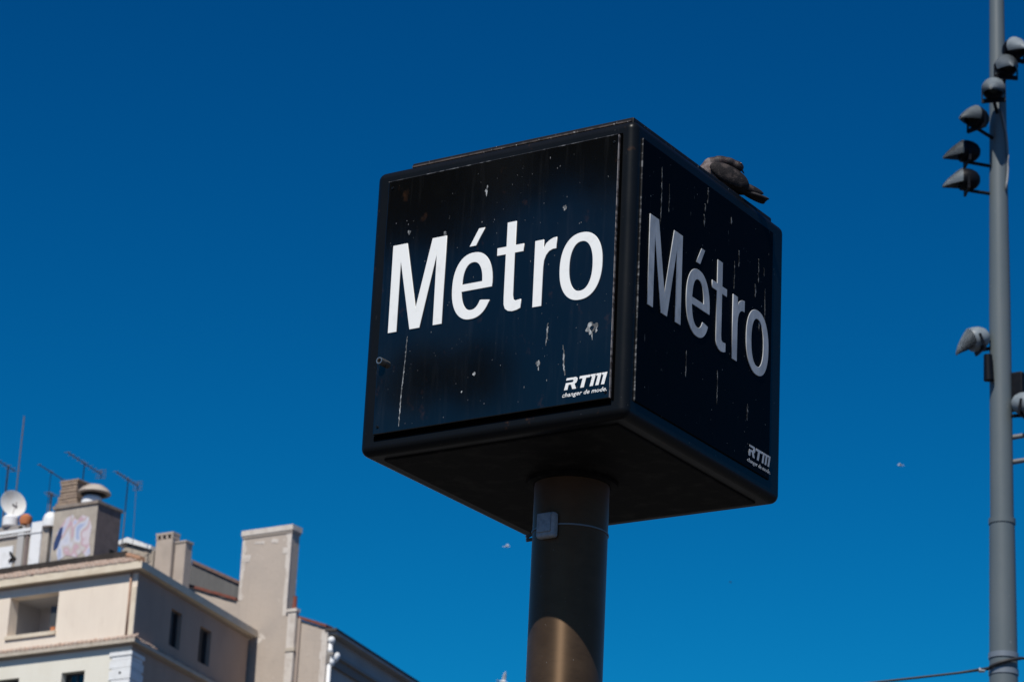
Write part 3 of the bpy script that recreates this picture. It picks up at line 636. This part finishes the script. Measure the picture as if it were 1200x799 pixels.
# eave and cornice: mitred bands round the corner
def corner(off):                                                  # point of the corner pushed out by off from both walls
    return (off + off * math.sin(R(12.7))) / math.cos(R(12.7))
def band(name, o0, o1, z0, z1, material, tend=9.20):
    bm = bmesh.new(); rings = []
    for s_kind in (0, 1, 2):
        ring = []
        for o_, z_ in ((o0, z0), (o1, z0), (o1, z1), (o0, z1)):
            if s_kind == 0: p = Lp(14, -o_, z_)
            elif s_kind == 1: p = K + Vector((corner(o_), -o_, z_))
            else: p = Rp(tend + (o_ > 0) * 0.12, o_, z_)
            ring.append(bm.verts.new(p))
        rings.append(ring)
    for A, B in zip(rings, rings[1:]):
        for i in range(4): bm.faces.new((A[i], A[(i + 1) % 4], B[(i + 1) % 4], B[i]))
    bm.faces.new(rings[0]); bm.faces.new(rings[-1][::-1]); bmesh.ops.recalc_face_normals(bm, faces=bm.faces[:])
    return obj(name, bm, material, bld)
band('eave', -0.30, 0.28, 28.567, 28.825, fascia_m)
band('eave_moulding', -0.1, 0.06, 28.50, 28.563, soffit_m)
band('cornice', -0.30, 0.23, 25.995, 26.116, cornice_m)
band('cornice_moulding', -0.1, 0.07, 25.93, 25.991, soffit_m)
# barrel tiles: rows along the eave and on the lower cornice, joined
def tiles(fn, u0, u1, d0, z0, d1, z1, w_, rows, bm, hip=False):
    n = int((u1 - u0) / w_)
    for r_ in range(rows):
        fa, fb = r_ / rows, (r_ + 1.08) / rows
        for i in range(n):
            u = u0 + (i + 0.5) * w_
            if hip and u < -0.3 + (d0 + (d1 - d0) * fb + 0.26) * 1.23: continue
            jz = random.uniform(-.014, .014); ra = w_ * 0.46
            ringA = [bm.verts.new(fn(u + ra * math.cos(a), d0 + (d1 - d0) * fa, z0 + (z1 - z0) * fa + 0.035 + jz + ra * 0.75 * math.sin(a))) for a in [math.pi * k / 5 for k in range(6)]]
            ringB = [bm.verts.new(fn(u + ra * .85 * math.cos(a), d0 + (d1 - d0) * fb, z0 + (z1 - z0) * fb + 0.02 + jz + ra * 0.7 * math.sin(a))) for a in [math.pi * k / 5 for k in range(6)]]
            for k in range(5): bm.faces.new((ringA[k], ringA[k + 1], ringB[k + 1], ringB[k]))
            bm.faces.new(ringA)
bm = bmesh.new(); tiles(Lf, -0.30, 14.0, -0.30, 28.80, 1.40, 29.56, 0.21, 4, bm, True); obj('eave_tiles', bm, tile_m, bld, kind='stuff')
bm = bmesh.new(); tiles(Lf, -0.25, 14.0, -0.22, 26.10, 0.02, 26.26, 0.2, 1, bm); obj('cornice_tiles', bm, tile_m, bld, kind='stuff')
bm = bmesh.new(); tiles(Rf, 0.0, 9.1, -0.22, 26.10, 0.02, 26.24, 0.2, 1, bm); obj('cornice_tiles', bm, tile_m, bld, kind='stuff')
bm = bmesh.new()                                                   # roof deck under the tiles, hipped at the corner
e = [Lp(14, -0.27, 28.80), K + Vector((corner(.26), -.26, 28.80)), Rp(9.2, 0.26, 28.80)]
i_ = [Lp(14, 1.4, 29.52), Lp(1.75, 1.4, 29.52), Rp(9.2, -2.2, 29.0)]
v = [bm.verts.new(p) for p in e + i_ + [Lp(14, 9.2, 29.60)]]
bm.faces.new((v[0], v[1], v[4], v[3])); bm.faces.new((v[1], v[2], v[5], v[4])); bm.faces.new((v[3], v[4], v[5], v[6]))
obj('roof_deck', bm, tar_m, bld)
bm = bmesh.new(); fbox(Lf, 1.85, 14, 1.40, 1.48, 29.50, 29.86, bm); obj('roof_kerb', bm, tar_m, bld)
bm = bmesh.new(); hipa = K + Vector((corner(.26), -.26, 28.86)); hipb = Lp(1.75, 1.4, 29.68)
for k in range(8):
    a = hipa.lerp(hipb, k / 8); b = hipa.lerp(hipb, (k + 1.1) / 8); tube(bm, a, b, 0.11, 0.09, 8)
obj('hip_tiles', bm, mat('orange_hip_tiles', (0.46, 0.25, 0.15), 0.9, 0, .2, [((5, 5, 5), 4, .42, .62, (.36, .27, .2), .8)]), bld, kind='stuff')
# downpipe and corner strip
bm = bmesh.new(); tube(bm, Lp(0.27, -0.06, 26.25), Lp(0.27, -0.06, 28.5), 0.036, 0.036, 10); obj('downpipe', bm, copper_m, bld, smooth=True)
bm = bmesh.new(); fbox(Lf, 0.0, 0.19, -0.03, 0.0, 26.26, 28.0, bm); obj('corner_strip', bm, fascia_m, bld)
# white quoin blocks
for z_a, z_b, s_l, pr in ((25.60, 25.74, 0.92, .05), (25.46, 25.59, 0.82, .02), (25.18, 25.45, 0.90, .025), (25.10, 25.17, 0.80, .02), (24.78, 25.09, 0.88, .035), (24.42, 24.77, 0.78, .02), (24.08, 24.41, .88, .035), (23.6, 24.07, .78, .02)):
    bm = bmesh.new(); fbox(Lf, -0.02 - pr, s_l, -pr, 0.002, z_a, z_b, bm)
    q = obj('quoin', bm, quoin_m, bld); bm = bmesh.new(); fbox(Rf, 0.004, 0.95 if s_l > .85 else .85, -pr, 0.002, z_a + .003, z_b - .003, bm); obj('quoin', bm, quoin_m, bld)
bm = bmesh.new(); tube(bm, Lp(.40, -.037, 25.0), Lp(.40, -.030, 25.0), .05, .05, 14); obj('vent_hole', bm, dark_m, bld)

# ---- roof-top room with graffiti
room = obj('rooftop_room', fbox(Lf, 3.47, 5.50, 1.52, 2.82, 29.60, 31.83), shed_m, bld)
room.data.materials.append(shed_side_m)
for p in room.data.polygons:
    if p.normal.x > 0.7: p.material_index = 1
obj('coping', fbox(Lf, 3.43, 5.56, 1.46, 2.88, 31.835, 31.95), mat('dirty_coping', (0.26, 0.22, 0.19), .95, 0, .15, [((3, 3, 3), 4, .45, .6, (.18, .15, .13), .8)]), room)
me = outline_mesh('graffiti', [[(3.60, 29.98), (3.78, 29.86), (4.0, 30.10), (4.25, 29.92), (4.7, 30.05), (5.1, 29.90), (5.22, 30.2), (5.30, 30.9), (5.12, 31.2), (4.9, 31.45), (4.62, 31.55), (4.38, 31.30), (4.15, 31.48), (3.85, 31.38), (3.66, 31.0), (3.72, 30.5)]], 0.006)
for v_ in me.vertices: v_.co = Lp(v_.co.x, 1.51, v_.co.y) - K + Vector((0, v_.co.z, 0))
link('graffiti', me, graffiti_m, room)
me = outline_mesh('graffiti_stroke', [[(5.02, 31.15), (5.16, 31.10), (5.38, 30.55), (5.36, 30.30), (5.18, 30.36), (5.04, 30.75)]], 0.006)
for v_ in me.vertices: v_.co = Lp(v_.co.x, 1.503, v_.co.y) - K + Vector((0, v_.co.z, 0))
link('graffiti_stroke', me, mat('navy_spray', (0.02, 0.045, 0.14), .9), room)
bm = bmesh.new(); fbox(lambda u, i, z: Lp(3.46 - i, u, z), 2.35, 2.62, 0.0, 0.02, 29.95, 30.35, bm); obj('hatch', bm, dark_m, room)
# brick flue: courses pulled in and out
bm = bmesh.new(); fl = obj('flue', fbox(Lf, 4.95, 5.62, 1.98, 2.6, 31.955, 32.98), brick_m, room); bm.free()
for k in range(8):
    z_a = 31.97 + k * 0.128; gi = max(0, 0.16 - 0.035 * k); pr = 0.035 if k % 2 else 0.015
    obj('brick_course', fbox(Lf, 4.90 - gi * .9 - pr + .05, 5.66 + gi + pr, 1.95 - pr - gi * .3, 2.63, z_a, z_a + 0.10), brick_m, fl)
bm = bmesh.new(); fbox(Lf, 4.85, 5.72, 1.90, 2.66, 32.985, 33.06, bm); obj('flue_cap', bm, brick_m, fl)
# mushroom cowl
bm = bmesh.new(); lathe(bm, [(0.40, 31.955), (0.38, 32.22), (0.33, 32.32), (0.28, 32.36)], Lp(4.28, 2.1, 0), 24); cw = obj('cowl', bm, white_m, room, angle=40)
bm = bmesh.new(); lathe(bm, [(0.57, 32.42), (0.60, 32.45), (0.58, 32.50), (0.46, 32.64), (0.30, 32.74), (0.10, 32.80), (0.02, 32.81)], Lp(4.20, 2.1, 0), 28); obj('cowl_cap', bm, mat('weathered_cowl', (0.42, 0.37, 0.32), .8, 0, .2, [((3, 3, 3), 4, .45, .62, (.28, .23, .2), .8)]), cw, angle=40)
bm = bmesh.new(); lathe(bm, [(0.30, 32.36), (0.50, 32.43)], Lp(4.24, 2.1, 0), 24); obj('cowl_throat', bm, dark_m, cw)
# terrace wall, posts, rail and boards left of the room
ter = obj('terrace_wall', fbox(Lf, 5.72, 14.0, 1.56, 1.75, 29.60, 31.25), shed_m, bld)
obj('terrace_post', fbox(Lf, 6.02, 6.52, 1.50, 1.56, 29.82, 31.48), white_m, ter)
obj('terrace_post', fbox(Lf, 6.62, 6.78, 1.51, 1.559, 29.82, 31.44), shed_side_m, ter)
obj('terrace_post', fbox(Lf, 6.85, 7.15, 1.50, 1.558, 29.82, 31.40), mat('grey_board', (.42, .41, .40), .8), ter)
bm = bmesh.new(); fbox(Lf, 6.55, 14, 1.49, 1.553, 31.18, 31.30, bm); fbox(Lf, 6.0, 14, 1.47, 1.552, 31.06, 31.10, bm); obj('rail', bm, white_m, ter)
obj('board', fbox(Lf, 7.32, 8.2, 1.50, 1.557, 29.85, 30.70), white_m, ter)
bm = bmesh.new()
for a_, b_ in (((7.42, 30.45), (7.22, 30.22)), ((7.42, 30.1), (7.22, 30.28)), ((7.22, 30.25), (7.12, 30.15))): tube(bm, Lp(a_[0], 1.485, a_[1]), Lp(b_[0], 1.485, b_[1]), .05, .05, 8)
for k in range(12): tube(bm, Lp(8.22 + .17 * math.cos(k * .524), 1.485, 30.3 + .2 * math.sin(k * .524)), Lp(8.22 + .17 * math.cos((k + 1) * .524), 1.485, 30.3 + .2 * math.sin((k + 1) * .524)), .04, .04, 6)
obj('black_spray_marks', bm, dark_m, ter)
obj('parapet_coping', fbox(Lf, 6.95, 14, 1.50, 1.80, 31.31, 31.46), mat('grey_coping', (.30, .27, .25), .9), ter)
# things lying on the terrace wall
def lp_thing(name, label, cat, s, d, z, group=None): return thing(name, label, cat, Lp(s, d, z), group)
cr = lp_thing('clay_pot', 'orange clay pot on the rooftop parapet beside the satellite dish', 'pot', 6.98, 1.66, 31.47)
bm = bmesh.new(); lathe(bm, [(0.13, 0), (0.2, 0.03), (0.24, 0.20), (0.22, 0.33), (0.12, 0.40), (0.10, 0.42)], Lp(6.98, 1.66, 31.462), 18); obj('pot_body', bm, orange_m, cr, angle=40)
cr = lp_thing('white_tank', 'white plastic tank on the parapet under the satellite dish', 'tank', 7.7, 1.66, 31.46)
bm = bmesh.new(); lathe(bm, [(0.24, 0), (0.30, 0.05), (0.30, 0.36), (0.2, 0.46), (0.05, 0.49)], Lp(7.72, 1.66, 31.462), 20); obj('tank_body', bm, white_m, cr, angle=40)
cr = lp_thing('white_hood_vent', 'small white dome vent left of the graffiti covered roof room', 'vent', 5.72, 2.0, 31.25)
bm = bmesh.new(); lathe(bm, [(0.30, 31.25), (0.30, 31.52), (0.25, 31.70), (0.14, 31.80), (0.02, 31.83)], Lp(5.78, 1.68, 0), 20); obj('vent_dome', bm, white_m, cr, angle=40)

# satellite dish
ds = lp_thing('satellite_dish', 'round white satellite dish on the roof terrace, far left', 'satellite dish', 7.75, 1.9, 31.46)
dn = Vector((0.90, -0.55, 0.05)).normalized(); dc = Lp(7.77, 1.75, 32.42)
da = dn.orthogonal().normalized(); db = dn.cross(da)
bm = bmesh.new(); rings = []
for r_, o_ in ((0.02, -.10), (0.20, -.082), (0.36, -.035), (0.465, 0.02), (0.475, 0.018), (0.36, -.055), (0.2, -.105), (0.02, -.125)):
    rings.append([bm.verts.new(dc + (da * math.cos(2 * math.pi * i / 36) * 1.0 + db * math.sin(2 * math.pi * i / 36) * 1.07) * r_ + dn * o_) for i in range(36)])
for A, B in zip(rings, rings[1:]):
    for i in range(36): bm.faces.new((A[i], A[(i + 1) % 36], B[(i + 1) % 36], B[i]))
bm.faces.new(rings[0]); bm.faces.new(rings[-1])
bmesh.ops.recalc_face_normals(bm, faces=bm.faces[:]); obj('reflector', bm, mat('chalky_white_dish', (.74, .73, .70), .7, 0, .3, [((3, 3, 3), 4, .5, .7, (.64, .58, .50), .7)]), ds, angle=50)
bm = bmesh.new(); tube(bm, dc - dn * .1, Lp(7.77, 1.95, 32.3), .04); tube(bm, Lp(7.77, 1.95, 32.4), Lp(7.77, 1.95, 31.3), .035); obj('stand', bm, alu_m, ds)
lnb = dc + dn * 0.48 + Vector((0, 0, -0.12)); bm = bmesh.new(); tube(bm, dc - Vector((0, 0, .44)), lnb, .014, .014, 6); tube(bm, lnb, lnb + (dc - lnb).normalized() * .09, .03, .04, 10); obj('feed_arm', bm, mat('pale_plastic', (.55, .5, .46), .5), ds)

# television antennas
def yagi(label, s, d, z0, z1, boom, n_el, el, bdir, group='television antennas on the roof', r_=0.022, back=0.4):
    a = lp_thing('tv_antenna', label, 'antenna', s, d, z0, group)
    top = Lp(s, d, z1); bm = bmesh.new(); tube(bm, Lp(s, d, z0), top + Vector((0, 0, .08)), r_, r_, 8); obj('antenna_mast', bm, alu_m, a)
    if boom:
        bd = bdir.normalized(); cr_ = bd.cross(Vector((0, 0, 1))).normalized(); bm = bmesh.new()
        tube(bm, top - bd * boom * (1 - back), top + bd * boom * back, .022, .022, 6); obj('boom', bm, alu_m, a)
        for k in range(n_el):
            c_ = top - bd * boom * (1 - back) + bd * boom * k / (n_el - 1); L_ = el * (0.6 + .4 * k / (n_el - 1))
            bm = bmesh.new(); tube(bm, c_ - cr_ * L_ / 2, c_ + cr_ * L_ / 2, .011, .011, 6); obj('element', bm, alu_m, a)
        if n_el > 6:
            bm = bmesh.new(); cq = top + bd * boom * back
            for q in (-.16, -.08, .08, .16): tube(bm, cq - cr_ * el * .5 + Vector((0, 0, q)), cq + cr_ * el * .5 + Vector((0, 0, q)), .012, .012, 6)
            tube(bm, cq - Vector((0, 0, .18)), cq + Vector((0, 0, .18)), .015, .015, 6); obj('grid_reflector', bm, alu_m, a)
    return a
UP0 = uR
yagi('thin tall whip antenna behind the satellite dish', 8.85, 3.0, 29.6, 36.25, 0, 0, 0, UP0, r_=.026)
yagi('short antenna with a crossbar at the left edge of the roof', 9.38, 3.0, 29.6, 34.4, 1.3, 5, .5, UP0, r_=.035)
yagi('yagi antenna pointing over the mushroom cowl', 5.62, 3.0, 29.6, 34.05, 2.7, 9, .42, uR, back=.5)
yagi('small stubby antenna between the dish and the graffiti room', 6.45, 2.3, 29.6, 32.75, 0.5, 4, .5, UP0, r_=.04)
yagi('yagi antenna right of the graffiti room beside the white slab', 3.45, 3.0, 29.6, 33.15, 1.75, 8, .38, uR, back=.45)
yagi('faint antenna with a long bare boom left of the brick flue', 7.4, 3.2, 29.6, 34.0, 1.9, 3, .25, uR, back=.5, r_=.014)
gw = lp_thing('guy_wire', 'thin guy wire slanting down beside the right-hand roof antenna', 'wire', 2.95, 3.0, 29.6)
bm = bmesh.new(); tube(bm, Lp(3.45 - .42, 3.0, 32.7), Lp(2.92, 3.0, 29.6), .010, .010, 6); obj('wire', bm, alu_m, gw)

# white capped parapet and chimney stacks behind the eave
sl = obj('parapet_wall', fbox(Lf, 3.62, 5.5, 5.0, 5.4, 29.6, 31.02), mat('grey_stone_parapet', (.40, .345, .29), .95, 0, .15, [((3, 3, 3), 5, .42, .62, (.29, .25, .21), .9)]), bld)
bm = bmesh.new(); prism(bm, [(5.40, 31.40), (4.92, 31.46), (3.70, 31.06), (3.70, 31.20), (4.86, 31.65), (5.40, 31.55)], Lf, 4.9, 5.5); obj('white_slab', bm, white_m, sl)
bm = bmesh.new(); prism(bm, [(5.35, 31.02), (3.72, 31.02), (4.9, 31.45)], Lf, 5.02, 5.35); obj('gable_infill', bm, shed_m, sl)
stack_m = mat('grey_beige_chimney_render', (.46, .39, .335), .95, 0, .15, [((2, 2, 2), 5, .42, .66, (.38, .325, .28), .9)], (9, .2, .02))
c1 = obj('chimney', fbox(Lf, 2.78, 3.55, 5.0, 5.38, 29.0, 31.40), stack_m, bld)
obj('chimney_cap', fbox(Lf, 2.76, 3.58, 4.98, 5.40, 31.56, 31.65), stack_m, c1)
for a in (2.77, 3.01, 3.25, 3.47): obj('cap_pier', fbox(Lf, a, a + .09, 4.99, 5.39, 31.40, 31.56), stack_m, c1)
obj('flue_mouth', fbox(Lf, 2.84, 3.50, 5.06, 5.32, 31.401, 31.50), dark_m, c1)
c2 = obj('chimney', fbox(Lf, 2.24, 2.72, 5.12, 5.50, 29.0, 31.22), stack_m, bld)
obj('chimney_cap', fbox(Lf, 2.20, 2.715, 5.09, 5.53, 31.221, 31.29), stack_m, c2)
vt = lp_thing('roof_vent', 'little white capped roof vent right of the double chimney', 'vent', 5.03, 8.6, 29.6)
bm = bmesh.new(); tube(bm, Lp(5.03, 8.6, 29.6), Lp(5.03, 8.6, 31.5), .12, .12, 12); obj('pipe', bm, dark_m, vt)
bm = bmesh.new(); lathe(bm, [(0.12, 31.5), (0.24, 31.6), (0.24, 31.75), (0.12, 31.88), (0.02, 31.9)], Lp(5.03, 8.6, 0), 16); obj('cap', bm, white_m, vt, angle=40)

# ------------------------------------------------------------------ taller neighbour with the bare party wall
T = 9.2
b2 = thing('party_wall_house', 'beige rendered house with a broad chimney rising from its bare end wall', 'building', Lp(0, T, 0))
vz = lambda s: 29.21 + 0.337 * s
bm = bmesh.new(); prism(bm, [(9, 0), (-1.42, 0), (-1.42, vz(-1.42) - .12), (9, vz(9) - .12)], Lf, T, T + 0.4); obj('party_wall', bm, stone_m, b2)
ch = obj('broad_chimney', fbox(Lf, 0.56, 2.84, T + 0.004, T + 0.50, 28.2, 32.56), stone_m, b2)
obj('chimney_slab', fbox(Lf, 0.49, 2.90, T - 0.06, T + 0.56, 32.59, 32.80), pale_stone_m, ch)
obj('chimney_slab', fbox(Lf, 0.52, 2.87, T - 0.03, T + 0.53, 32.50, 32.588), stone_m, ch)
for a, b, c, d in ((0.545, 0.76, 29.3, 32.49), (2.68, 2.855, 30.1, 32.49)):
    bm = bmesh.new(); z = c; k = 0
    while z < d - .1:
        h_ = random.uniform(.22, .34); wv = random.uniform(-.06, .05)
        z2 = min(z + h_, d)
        if a < 1: fbox(Lf, a, b + wv, T - 0.004, T + 0.02, z, z2, bm)
        else: fbox(Lf, a + wv, b, T - 0.004, T + 0.02, z, z2, bm)
        z = z2
    obj('mortar_edge', bm, pale_stone_m, ch)
for a, b, c, d in ((2.40, 2.82, 31.55, 31.85), (.62, .92, 31.7, 31.95), (1.15, 1.5, 32.15, 32.35), (1.8, 2.3, 32.2, 32.32)):
    bm = bmesh.new(); prism(bm, [(a + random.uniform(0, .06), c), (b, c + random.uniform(0, .06)), (b - random.uniform(0, .05), d), (a, d - random.uniform(0, .06))], Lf, T - .008, T + .02); obj('mortar_patch', bm, pale_stone_m, ch)
# verge tiles following the slope
def verge(s0, s1):
    n = max(1, int(abs(s1 - s0) / 0.36))
    for k in range(n):
        a = s0 + (s1 - s0) * k / n; b = s0 + (s1 - s0) * (k + 1.0) / n - 0.012
        bm = bmesh.new(); j = random.uniform(-.012, .012)
        prism(bm, [(a, vz(a) - .085 + j), (b, vz(b) - .085 + j), (b, vz(b) + .02 + j), (a, vz(a) + .02 + j)], Lf, T - .09, T + .30); obj('verge_tile', bm, red_tile_m, b2)
verge(-1.40, -0.10); verge(2.90, 7.5)
bm = bmesh.new(); rz_ = lambda s_: vz(s_) - .02
for q in ([Lp(-1.1, T + .3, rz_(-1.1)), Lp(-1.45, T + .3, rz_(-1.45)), Lp(-1.45, T + .3, rz_(-1.45)) + uR * 14, Lp(-1.1, T + .3, rz_(-1.1)) + uR * 14], [Lp(2.8, T + .3, rz_(2.8)), Lp(-1.1, T + .3, rz_(-1.1)), Lp(-1.1, T + .3, rz_(-1.1)) + uR * .6]):
    bm.faces.new([bm.verts.new(p) for p in q])
obj('roof', bm, red_tile_m, b2)
# flue duct with a clay pot
du = obj('flue_duct', fbox(Lf, -0.06, 0.30, T - 0.20, T - 0.001, 20, 29.34), pale_stone_m, b2)
obj('duct_cap', fbox(Lf, -0.11, 0.36, T - 0.24, T - 0.0005, 29.342, 29.46), pale_stone_m, du)
bm = bmesh.new(); lathe(bm, [(0.10, 29.46), (0.085, 29.6), (0.075, 29.92), (0.085, 29.95)], Lp(0.10, T - .1, 0), 14); obj('clay_pot', bm, red_tile_m, du, angle=40)
obj('duct_collar', fbox(Lf, -0.12, 0.32, T - 0.235, T - 0.0004, 27.84, 27.97), cornice_m, du)
bm = bmesh.new(); tube(bm, Lp(-0.16, T - .07, 20), Lp(-0.16, T - .07, 29.1), .055, .055, 10); obj('drainpipe', bm, mat('grey_brown_pipe', (.25, .20, .17), .8), b2, smooth=True)
bm = bmesh.new(); z = 20
while z < 28.3:
    h_ = random.uniform(.3, .45); fbox(Lf, -1.435, -1.20 + random.uniform(-.08, .1), T - .02, T + .05, z, min(z + h_, 28.55), bm); z += h_
obj('corner_stones', bm, pale_stone_m, b2)
# street side
Kb = Lp(-1.43, T, 0)
Sf = lambda u, i, z: Kb + uR * u - nR * i + Vector((0, 0, z))
sw = [(2.2 + 3.1 * k, 3.3 + 3.1 * k, 24.9 - 3.2 * j, 26.7 - 3.2 * j) for k in range(4) for j in range(3)]
wall('street_wall', Sf, 0.0, 14.0, 0, 28.46, sw, .25, slate_m, b2)
for a, b, c, d in sw[::3]: window(Sf, a, b, c, d, .25, b2)
bm = bmesh.new()
for a, b, c, d in sw:
    if d < 26: fbox(Sf, a, b, .2, .23, c, d, bm)
obj('lower_glazing', bm, glass_m, b2, kind='stuff')
obj('gutter', fbox(Sf, -0.05, 14.1, -0.36, 0.1, 28.50, 28.60), mat('dark_brown_gutter', (.05, .042, .04), .7), b2)
obj('soffit', fbox(Sf, 0.06, 14.1, -0.34, -0.002, 28.40, 28.498), slate_m, b2)
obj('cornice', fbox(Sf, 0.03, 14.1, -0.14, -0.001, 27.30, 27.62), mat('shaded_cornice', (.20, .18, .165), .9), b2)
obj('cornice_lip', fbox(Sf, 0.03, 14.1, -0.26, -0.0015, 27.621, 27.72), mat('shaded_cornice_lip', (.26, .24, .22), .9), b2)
# white ornate rainwater head and pipe at the corner
bm = bmesh.new(); tube(bm, Sf(.12, -.09, 20), Sf(.12, -.09, 28.3), .075, .075, 12); rp = obj('rainwater_pipe', bm, white_m, b2, smooth=True)
bm = bmesh.new()
for u_, i__, z_, r_ in ((.12, -.12, 28.18, .14), (.30, -.20, 27.56, .17), (.42, -.24, 27.66, .13), (.18, -.12, 27.36, .15), (.12, -.1, 27.8, .10)):
    g = bmesh.ops.create_icosphere(bm, subdivisions=2, radius=r_)
    for v_ in g['verts']: v_.co = Vector((v_.co.x, v_.co.y, v_.co.z * 1.1)) + Sf(u_, i__, z_)
obj('rainwater_head', bm, white_m, rp, smooth=True)

# dark clad upper house behind
b3 = thing('rear_house', 'dark grey clad house end showing above the red verge behind the chimney', 'building', Lp(5, 11, 0))
bm = bmesh.new(); prism(bm, [(7.3, 0), (3.95, 0), (3.95, 31.188), (7.3, 32.732)], Lf, 11.0, 12.2); obj('clad_wall', bm, zinc_m, b3)
n = 10
for k in range(n):
    a = 3.95 + 3.35 * k / n; b = 3.95 + 3.35 * (k + 1) / n - .015; zz = lambda s: 30.39 + .4612 * (s - 2.2)
    bm = bmesh.new(); prism(bm, [(a, zz(a)), (b, zz(b)), (b, zz(b) + .12), (a, zz(a) + .12)], Lf, 10.92, 11.35); obj('ridge_tile', bm, mat('brown_ridge_tile', (.16, .10, .085), .9) if k == 0 else bpy.data.materials['brown_ridge_tile'], b3)

# ------------------------------------------------------------------ birds in the distance
def flyer(name, label, cat, loc, span, body_m, wing_m, rz, roll, group=None):
    b = thing(name, label, cat, loc, group); L_ = span * .42
    bm = bmesh.new()
    lathe(bm, [(0.004 * span, -L_ * .55), (0.045 * span, -L_ * .25), (0.062 * span, 0), (0.045 * span, L_ * .25), (0.035 * span, L_ * .36), (0.012 * span, L_ * .5), (0.003 * span, L_ * .6)], (0, 0, 0), 12, axis='X')
    bo = obj('body', bm, body_m, b, smooth=True, local=True)
    for s in (-1, 1):
        bm = bmesh.new(); pts = [(.10, 0), (.12, .22), (.02, .5), (-.05, .38), (-.08, .2), (-.09, 0)]
        up_ = [bm.verts.new((x * span, s * y * span, span * (.03 + (.35 * y if y < .3 else .105 - .05 * (y - .3))) + .006 * span)) for x, y in pts]
        dn_ = [bm.verts.new(v_.co - Vector((0, 0, .012 * span))) for v_ in up_]
        bm.faces.new(up_); bm.faces.new(dn_[::-1])
        for i in range(6): bm.faces.new((up_[i], up_[(i + 1) % 6], dn_[(i + 1) % 6], dn_[i]))
        bmesh.ops.recalc_face_normals(bm, faces=bm.faces[:]); obj('wing', bm, wing_m, b, local=True)
    bm = bmesh.new(); vs3 = [bm.verts.new(p) for p in ((-L_ * .4, 0, .02 * span), (-L_ * .85, .06 * span, .02 * span), (-L_ * .85, -.06 * span, .02 * span), (-L_ * .4, 0, 0), (-L_ * .85, .06 * span, .008 * span), (-L_ * .85, -.06 * span, .008 * span))]
    for f in ((0, 1, 2), (5, 4, 3), (0, 3, 4, 1), (1, 4, 5, 2), (2, 5, 3, 0)): bm.faces.new([vs3[i] for i in f])
    obj('tail', bm, body_m, b, local=True)
    b.rotation_euler = (R(roll), 0, R(rz))
    return b
flyer('seagull', 'tiny pale seagull flying left of the sign pole just under the cube', 'seagull', (-60.653, 92.398, 35.913), .5, gull_m, gull_grey_m, 25, 25)
flyer('seagull', 'tiny pale seagull flying between the cube and the tall mast', 'seagull', (-46.415, 100.38, 39.94), .5, gull_m, gull_grey_m, -140, -20)
flyer('seagull', 'white seagull cut by the bottom edge left of the brown pole', 'seagull', (-44.157, 67.34, 23.03), .62, gull_m, gull_m, 60, -55)
flyer('dark_bird', 'minute dark bird far off right of the brown pole', 'bird', (-91.066, 167.37, 56.79), .4, swift_m, swift_m, 10, 10)

# ------------------------------------------------------------------ unseen plane tree added behind the camera, shaped to darken the front panel's reflection
def az_pt(az, dist, z): return Vector((dist * math.cos(R(az)), -0.53 + dist * math.sin(R(az)), z))
tb = az_pt(-131, 18, 0)
tree = thing('added_plane_tree', 'unseen plane tree added behind the viewer to darken the reflection in the glossy panel', 'tree', tb)
bm = bmesh.new()
path(bm, [tb, tb + Vector((.1, .05, 4)), tb + Vector((0.05, .2, 8)), tb + Vector((.1, .1, 11.5)), tb + Vector((0, .2, 15))], [.42, .34, .29, .22, .08], 12)
cl = []
rnd = random.Random(3)
for az, d_, z, r_ in ((-127.6, 18.0, 13.15, .9), (-125.6, 18.2, 13.30, .85), (-123.8, 18.0, 13.65, .85), (-121.9, 17.8, 13.90, .85), (-119.8, 18, 13.75, .85), (-118, 18, 14.1, .8),
                      (-125.80, 18.0, 11.00, .27), (-125.45, 18.1, 11.14, .17), (-126.1, 18.1, 10.86, .17), (-124.00, 18.0, 11.08, .27), (-123.65, 18.2, 11.22, .17), (-124.30, 18.1, 10.94, .16),
                      (-131, 18, 14, 1.6), (-134, 18.5, 13.5, 1.4), (-129, 19, 15, 1.5), (-125, 18.5, 15.2, 1.4), (-121, 18.5, 15.4, 1.3), (-133, 17, 15.5, 1.5)):
    c = az_pt(az, d_, z); cl.append((c, r_))
    st = tb + Vector((.05, .15, min(z - .6, 12.5) if z > 12 else 10.2)); path(bm, [st, st.lerp(c, .5) + Vector((0, 0, .15)), c], [.08, .05, .015] if z > 12 else [.03, .02, .01], 6)
obj('trunk', bm, bark_m, tree, smooth=True)
bm = bmesh.new()
for c, r_ in cl:
    for k in range(int(900 * r_ ** 2.2) + 160):
        v_ = Vector((rnd.gauss(0, 1), rnd.gauss(0, 1), rnd.gauss(0, 1))).normalized() * (rnd.random() ** .45) * r_
        p = c + v_; a = Vector((rnd.gauss(0, 1), rnd.gauss(0, 1), rnd.gauss(0, .6))).normalized() * .10; b = a.orthogonal().normalized() * .08
        bm.faces.new([bm.verts.new(q) for q in (p - a, p + b * .9 - a * .1, p + a, p - b * .9 - a * .1)])
obj('crown', bm, leaf_m, tree)
